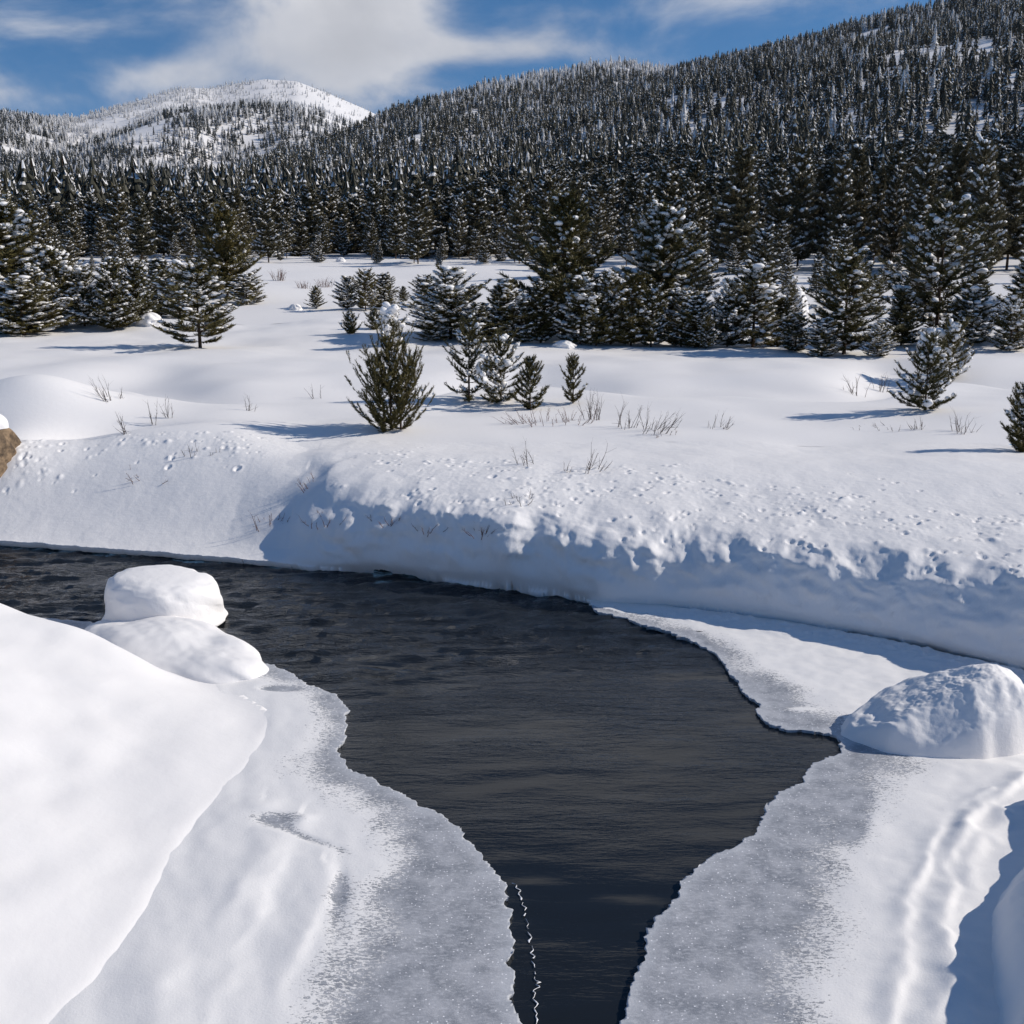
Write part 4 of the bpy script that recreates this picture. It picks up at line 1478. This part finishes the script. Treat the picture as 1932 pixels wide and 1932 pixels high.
# far tree prototypes for the masses on the hills
def far_proto(seed, mat, frost, H=1.0):
    """slender conifer, layered ragged boughs with snow on top of some"""
    r = np.random.default_rng(seed)
    V = []; Fc = []; mi = []
    L = 9; rad = r.uniform(0.13, 0.17)
    z0 = r.uniform(0.06, 0.18)
    for k in range(L):
        f = k / L
        zb = z0 + (1 - z0) * f
        rr = rad * (1 - f) ** 0.75 * r.uniform(0.85, 1.15) + 0.012
        n = 7 if k < 6 else 5
        ph = r.uniform(0, 6.28)
        for q in range(n):
            if r.uniform() < 0.1:
                continue
            a = ph + q * 6.283 / n + r.uniform(-0.25, 0.25)
            l = rr * r.uniform(0.6, 1.25)
            w = 3.0 / n * rr * r.uniform(0.6, 1.0)
            c, s = math.cos(a), math.sin(a)
            dz = -0.25 * l + r.uniform(-0.2, 0.3) * l
            hh = (1 - z0) / L * r.uniform(1.1, 1.8)
            b = len(V)
            V += [(c * l * 0.05, s * l * 0.05, zb + hh), (c * l - s * w, s * l + c * w, zb + dz), (c * l * 1.15, s * l * 1.15, zb + dz * 1.1 + 0.01), (c * l + s * w, s * l - c * w, zb + dz)]
            Fc += [(b, b + 1, b + 2), (b, b + 2, b + 3)]
            mi += [0, 0]
            if r.uniform() < frost:
                b = len(V); g_ = 0.008
                i_ = r.uniform(0.15, 0.45); o_ = r.uniform(0.75, 1.05); ww = w * r.uniform(0.5, 0.9)
                zt = lambda t: zb + hh * (1 - t) + dz * t + g_ + 0.012
                V += [(c * l * i_ - s * ww * i_, s * l * i_ + c * ww * i_, zt(i_)), (c * l * i_ + s * ww * i_, s * l * i_ - c * ww * i_, zt(i_)),
                      (c * l * o_ + s * ww, s * l * o_ - c * ww, zt(o_)), (c * l * o_ * 1.08, s * l * o_ * 1.08, zt(o_) + 0.006), (c * l * o_ - s * ww, s * l * o_ + c * ww, zt(o_))]
                Fc += [(b, b + 1, b + 2), (b, b + 2, b + 3), (b, b + 3, b + 4)]
                mi += [1, 1, 1]
    # trunk
    b = len(V)
    for z_, t_ in ((-0.08, 0.012), (1.0, 0.002)):
        for q in range(3):
            V.append((math.cos(q * 2.09) * t_, math.sin(q * 2.09) * t_, z_))
    for q in range(3):
        q2 = (q + 1) % 3
        Fc += [(b + q, b + q2, b + 3 + q2), (b + q, b + 3 + q2, b + 3 + q)]; mi += [2, 2]
    me = mk_mesh('far_conifer', V, np.array(Fc), smooth=False, mat_idx=mi, mats=[mat, M_SNOW_TREE, M_BARK])
    return bpy.data.objects.new('far_conifer', me)


def proto_set(name, specs):
    c = bpy.data.collections.new(name)
    for s, m, f in specs:
        c.objects.link(far_proto(s, m, f))
    return c


P_DARK = proto_set('conifers_dark', [(900 + i, M_NEEDLE_HILL, f) for i, f in enumerate([0.12, 0.25, 0.35, 0.15, 0.42, 0.28])])
P_FROST = proto_set('conifers_frosted', [(920 + i, M_RIME, f) for i, f in enumerate([0.5, 0.75, 0.4, 0.9])])
P_CLOUDSHADE = proto_set('conifers_mountain', [(940 + i, M_NEEDLE_CLOUDSHADE, f) for i, f in enumerate([0.15, 0.3, 0.45, 0.25])])


def scatter_group(coll):
    ng = bpy.data.node_groups.new('forest_scatter', 'GeometryNodeTree')
    ng.interface.new_socket('Geometry', in_out='INPUT', socket_type='NodeSocketGeometry')
    ng.interface.new_socket('Geometry', in_out='OUTPUT', socket_type='NodeSocketGeometry')
    n = ng.nodes; l = ng.links
    gi = n.new('NodeGroupInput'); go = n.new('NodeGroupOutput')
    ci = n.new('GeometryNodeCollectionInfo'); ci.inputs['Collection'].default_value = coll
    ci.inputs['Separate Children'].default_value = True
    ci.inputs['Reset Children'].default_value = True
    ip = n.new('GeometryNodeInstanceOnPoints')
    ip.inputs['Pick Instance'].default_value = True
    ri = n.new('FunctionNodeRandomValue'); ri.data_type = 'INT'
    for s in ri.inputs:
        if s.name == 'Max' and s.type == 'INT': s.default_value = 50
        if s.name == 'Min' and s.type == 'INT': s.default_value = 0
    rv = n.new('FunctionNodeRandomValue'); rv.data_type = 'FLOAT'
    for s in rv.inputs:
        if s.name == 'Max' and s.type == 'VALUE': s.default_value = 6.283
        if s.name == 'Seed': s.default_value = 3
    cx_ = n.new('ShaderNodeCombineXYZ')
    at = n.new('GeometryNodeInputNamedAttribute'); at.data_type = 'FLOAT_VECTOR'; at.inputs['Name'].default_value = 'size'
    l.new(gi.outputs[0], ip.inputs['Points'])
    l.new(ci.outputs[0], ip.inputs['Instance'])
    l.new([s for s in ri.outputs if s.type == 'INT'][0], ip.inputs['Instance Index'])
    l.new([s for s in rv.outputs if s.type == 'VALUE'][0], cx_.inputs[2])
    l.new(cx_.outputs[0], ip.inputs['Rotation'])
    l.new(at.outputs[0], ip.inputs['Scale'])
    l.new(ip.outputs[0], go.inputs[0])
    return ng


def forest_mass(name, P, size, coll, label):
    me = bpy.data.meshes.new(name)
    me.vertices.add(len(P)); me.vertices.foreach_set('co', np.asarray(P, np.float32).ravel())
    at = me.attributes.new('size', 'FLOAT_VECTOR', 'POINT')
    at.data.foreach_set('vector', np.asarray(size, np.float32).ravel())
    o = link(name, me)
    md = o.modifiers.new('scatter', 'NODES')
    md.node_group = scatter_group(coll)
    tag(o, label, 'forest', kind='stuff')
    return o


def hill_points(zf, info, r0, n, seed, hmin, hmax, dens, azr=(-30, 32), tr=(0.0, 1.06)):
    r = np.random.default_rng(seed)
    az, RR = info
    a = np.radians(r.uniform(azr[0], azr[1], n))
    Rd = np.interp(a, az, RR)
    t = np.sqrt(r.uniform(tr[0] ** 2 + 1e-6, tr[1] ** 2, n))
    rad = r0 + (Rd - r0) * t
    x, y = rad * np.sin(a), rad * np.cos(a)
    p = dens(x, y, a, t)
    k = r.uniform(0, 1, n) < p
    z = zf(a, rad)
    H = r.uniform(hmin, hmax, n) * (0.55 + 0.6 * r.uniform(0, 1, n) ** 0.8) * (1 + 0.25 * fbm(x / 60, y / 45, 2, 410))
    W = H * r.uniform(0.95, 1.5, n)
    P = np.stack([x, y, z - 0.3], 1)[k]
    S = np.stack([W, W, H], 1)[k]
    return P, S, a[k], t[k]


def dens_A(x, y, a, t):
    n = fbm(x / 95, y / 55, 4, 401)
    return np.clip(0.9 - 3.2 * np.clip(n - 0.06, 0, 1) * sstep(t, 0.15, 0.35), 0.04, 1)


def dens_B(x, y, a, t):
    n = fbm(x / 130, y / 80, 4, 402)
    return np.clip(0.85 - 2.4 * np.clip(n - 0.10, 0, 1), 0.06, 1)


PA, SA, aA, tA = hill_points(zA, infoA, 235, 46000, 31, 8.5, 16.5, dens_A)
fr = np.random.default_rng(8).uniform(0, 1, len(PA)) < (0.08 + 0.10 * sstep(tA, 0.45, 1.0)) * sstep(tA, 0.12, 0.3)
forest_mass('forest', PA[~fr], SA[~fr], P_DARK, 'dark conifer forest covering the right hillside')
forest_mass('forest', PA[fr], SA[fr], P_FROST, 'frosted white conifers scattered through the right hillside')
PB, SB, aB, tB = hill_points(zB, infoB, 560, 40000, 32, 10, 19, dens_B)
frost_b = sstep(tB, 0.72, 0.98) * sstep(np.degrees(aB), -5, 1)
fr = np.random.default_rng(9).uniform(0, 1, len(PB)) < 0.10 * sstep(tB, 0.15, 0.35) + 0.8 * frost_b
forest_mass('forest', PB[~fr], SB[~fr], P_DARK, 'dark conifer forest on the ridge running down to the left')
forest_mass('forest', PB[fr], SB[fr], P_FROST, 'frosted conifers along the ridge top')


def dens_C(x, y, a, t):
    n = fbm(x / 260, y / 180, 4, 403)
    d = np.clip(0.75 - 1.8 * np.clip(n - 0.0, 0, 1), 0.04, 1)
    right = sstep(np.degrees(a), -13.5, -9.0) * sstep(t, 0.45, 0.7)
    top = sstep(t, 0.68, 0.85) * sstep(np.degrees(a), -22, -17)
    return d * (1 - 0.72 * right) * (1 - 0.5 * top)


PC, SC_, aC, tC = hill_points(zC, infoC, 1400, 40000, 33, 13, 24, dens_C, azr=(-29, -3), tr=(0.12, 1.02))
n_ = fbm(PC[:, 0] / 300, PC[:, 1] / 200, 3, 405)
SC_ = SC_ * (1 - 0.38 * sstep(tC, 0.62, 0.85) * sstep(np.degrees(aC), -22, -17))[:, None]
fr = np.random.default_rng(10).uniform(0, 1, len(PC)) < np.clip(0.22 + 0.78 * sstep(tC + 0.18 * n_, 0.60, 0.76) * sstep(np.degrees(aC), -24, -19) + 0.5 * np.clip(n_, 0, 1), 0, 1)
forest_mass('forest', PC[~fr], SC_[~fr], P_CLOUDSHADE, 'dark forest on the distant mountain, cloud shadow and distance in its colour')
forest_mass('forest', PC[fr], SC_[fr], P_FROST, 'frost whitened trees on the distant summit')

# forest between the front rows and the hills
n = 2900
r8 = np.random.default_rng(88)
a = np.radians(r8.uniform(-29, 31, n)); rad = np.sqrt(r8.uniform(185 ** 2, 430 ** 2, n))
x, y = rad * np.sin(a), rad * np.cos(a)
uu = HALF + np.tan(a) * F / math.cos(PITCH)
z = np.maximum(ground_z(x, y), np.where(rad > 235, zA(a, rad), -50))
H = np.interp(uu, [-100, 200, 500, 800, 1000, 1250, 1600, 2000], [9.0, 9.0, 10.0, 11.5, 12.5, 13.0, 13.5, 14.0]) * r8.uniform(0.45, 1.12, n)
W = H * r8.uniform(0.95, 1.4, n)
forest_mass('forest', np.stack([x, y, z - 0.3], 1), np.stack([W, W, H], 1), P_VALLEY, 'dense conifer forest filling the valley behind the front trees')


# ------------------------------------------------------------------ bare willow twigs
def gen_willow(seed, h, spread, stems, lean=(0, 0), rad=0.005, twigs=5):
    r = np.random.default_rng(seed)
    segs = []
    for s in range(stems):
        a = r.uniform(0, 6.28)
        b = np.array([math.cos(a), math.sin(a), 0]) * r.uniform(0, 0.8) * spread
        d = unit(np.array([math.cos(a) * r.uniform(0.1, 0.8) * spread / h + lean[0], math.sin(a) * 0.5 * r.uniform(0.1, 0.8) * spread / h + lean[1], 1.0]))
        L = h * r.uniform(0.5, 1.1); p = b - np.array([0, 0, 0.15]); n = 5
        for k in range(n):
            d2 = unit(d + r.normal(0, 0.10, 3) + np.array([0, 0, 0.03]))
            q = p + d2 * L / n * (1.2 if k == 0 else 1)
            r0 = rad * (1 - 0.75 * k / n); r1 = rad * (1 - 0.75 * (k + 1) / n)
            segs.append((p, q, r0, r1))
            if k >= 1:
                for _ in range(int(r.integers(0, 4)) if twigs else 0):
                    e = unit(d2 + r.normal(0, 0.45, 3))
                    ll = L * r.uniform(0.10, 0.38)
                    m_ = p + (q - p) * r.uniform()
                    segs.append((m_, m_ + e * ll, r1 * 0.7, r1 * 0.35))
            p = q; d = d2
    return tubes(segs, 3)


WILLOW = [  # u, v, height px, spread px, stems, lean, material, label
    (1010, 800, 36, 60, 26, (-0.5, 0), 0, 'low reddish willow twigs sprawling left below the clump of three pines'),
    (1075, 796, 34, 50, 16, (0.2, 0), 0, 'reddish willow twigs at the foot of the small thin pine'),
    (1120, 792, 52, 28, 16, (0.0, 0), 1, 'upright bare twig clump right of the small thin pine'),
    (1185, 808, 52, 30, 12, (0.25, 0), 1, 'bare twig clump with a snow knob, second right of the small thin pine'),
    (1225, 812, 48, 60, 20, (0.45, 0), 1, 'wide bare twig clump leaning right on the bench'),
    (1250, 824, 18, 34, 10, (0.4, 0), 0, 'tiny low twigs at the right end of the willow patch'),
    (1355, 810, 32, 36, 12, (0.3, 0), 1, 'lone grey twig tuft in the smooth snow right of the willow patch'),
    (995, 878, 46, 24, 7, (-0.35, 0), 1, 'thin twigs leaning left at the bank top'),
    (1060, 894, 30, 12, 4, (0.15, 0), 1, 'two or three short twigs between the leaning twig pairs at the bank top'),
    (1112, 888, 58, 40, 10, (0.5, 0), 1, 'long twigs leaning right at the bank top'),
    (985, 940, 26, 44, 16, (-0.2, 0), 1, 'dark twig tangle just above the shaded bank face'),
    (520, 985, 28, 40, 18, (0.2, 0), 0, 'reddish twig tuft hanging at the left end of the bank hollow'),
    (625, 975, 22, 46, 16, (-0.1, 0), 0, 'reddish twigs under the bank lip left of its middle'),
    (745, 985, 20, 50, 16, (0.3, 0), 0, 'reddish twigs at the bank lip above the water bend'),
    (820, 985, 20, 50, 16, (0.4, 0), 0, 'reddish brown twigs under the lip at the bank middle'),
    (920, 1000, 20, 40, 14, (0.1, 0), 0, 'brownish twigs on the crumbled lip right of the bank middle'),
    (590, 912, 30, 40, 10, (-0.4, 0), 0, 'bare twig branch on the smooth slope above the bank hollow'),
    (735, 872, 18, 24, 6, (0.2, 0), 1, 'tiny sprig on the smooth bank top below the bushy sapling'),
    (275, 898, 22, 60, 16, (0.2, 0), 0, 'reddish twigs lying along the left slope'),
    (360, 860, 30, 24, 8, (-0.2, 0), 1, 'twig tuft on the rough left crest, lower'),
    (405, 858, 26, 10, 4, (0, 0), 1, 'single upright twig on the left slope'),
    (240, 818, 44, 16, 7, (-0.35, 0), 1, 'dark twig clump at the notch beside the bright snow dome'),
    (318, 790, 42, 8, 4, (0, 0), 1, 'thin upright stems on the left crest'),
    (290, 800, 44, 8, 4, (0, 0), 1, 'pair of thin upright stems left of the others on the crest'),
    (470, 775, 38, 14, 5, (0.1, 0), 1, 'thin stems at the bench edge left of the bushy sapling'),
    (205, 755, 44, 26, 10, (-0.4, 0), 1, 'faint twig clump behind the bright snow dome'),
    (228, 752, 26, 10, 4, (0, 0), 1, 'small twig right of the faint clump behind the dome'),
    (600, 752, 28, 14, 4, (-0.4, 0), 1, 'short leaning twigs by the bright swale left of the bushy sapling'),
    (527, 530, 20, 16, 34, (0, 0), 0, 'round reddish brush at the forest edge on the upper meadow'),
    (572, 543, 16, 15, 26, (0, 0), 0, 'round reddish brush in the middle of the three on the upper meadow'),
    (612, 543, 18, 18, 30, (0, 0), 0, 'round reddish brush right of the others on the upper meadow'),
    (1615, 745, 40, 30, 12, (-0.2, 0), 1, 'bare twig clump in the swale left of the bench pine'),
    (1660, 738, 32, 16, 9, (0.1, 0), 1, 'smaller twig tuft between the swale clump and the bench pine'),
    (1668, 808, 22, 50, 12, (-0.5, 0), 1, 'twigs lying left in the snow before the bench pine'),
    (1735, 810, 30, 30, 9, (-0.2, 0), 1, 'twig tuft in front of the bench pine'),
    (1815, 815, 40, 36, 14, (0.2, 0), 1, 'twig tangle on a snow lump right of the bench pine'),
    (1620, 810, 14, 16, 6, (0, 0), 1, 'smallest twig sprig at the left end before the bench pine'),
]
for k, (u, v, hp, sp, st, ln, mt, lab) in enumerate(WILLOW):
    x, y, z = far_hit(u, v)
    if v > 900:      # on the bank: follow its leaning lip
        bx_, by_, bz_ = bank_shape(np.array([x]), np.array([y]))
        x, y, z = float(bx_[0]), float(by_[0]) - 0.04, float(bz_[0])
    kpx = depth_of(y, z) / F
    v_, q_ = gen_willow(1000 + k, hp * kpx * 1.15, sp * kpx * 0.95, max(4, int(st * 0.9)), ln, rad=0.0055 + 0.00014 * y)
    o = link('willow_shrub', mk_mesh('willow_shrub', v_, q_, M_TWIG if mt == 0 else M_TWIG_DARK), loc=(x, y, z))
    tag(o, lab, 'shrub', 'bare willow twigs in the snow')


# ------------------------------------------------------------------ thin blue mountain air
m = bpy.data.materials.new('mountain_air')
m.use_nodes = True
g = NT(m.node_tree)
out = g.new('ShaderNodeOutputMaterial')
pv = g.new('ShaderNodeVolumePrincipled')
pv.inputs['Color'].default_value = (0.80, 0.88, 1.0, 1)
pv.inputs['Density'].default_value = 0.000013
pv.inputs['Anisotropy'].default_value = 0.2
g.set(out.inputs['Volume'], pv.outputs[0])
hx, hy0, hy1, hz0, hz1 = 7000, -3000, 9000, -80.0, 760.0
V = [(x_, y_, z_) for z_ in (hz0, hz1) for y_ in (hy0, hy1) for x_ in (-hx, hx)]
Q = [(0, 2, 3, 1), (4, 5, 7, 6), (0, 1, 5, 4), (2, 6, 7, 3), (0, 4, 6, 2), (1, 3, 7, 5)]
o = link('haze', mk_mesh('haze', V, Q, m, smooth=False))
tag(o, 'thin bluish air between the camera and the far mountain', 'haze', kind='stuff')
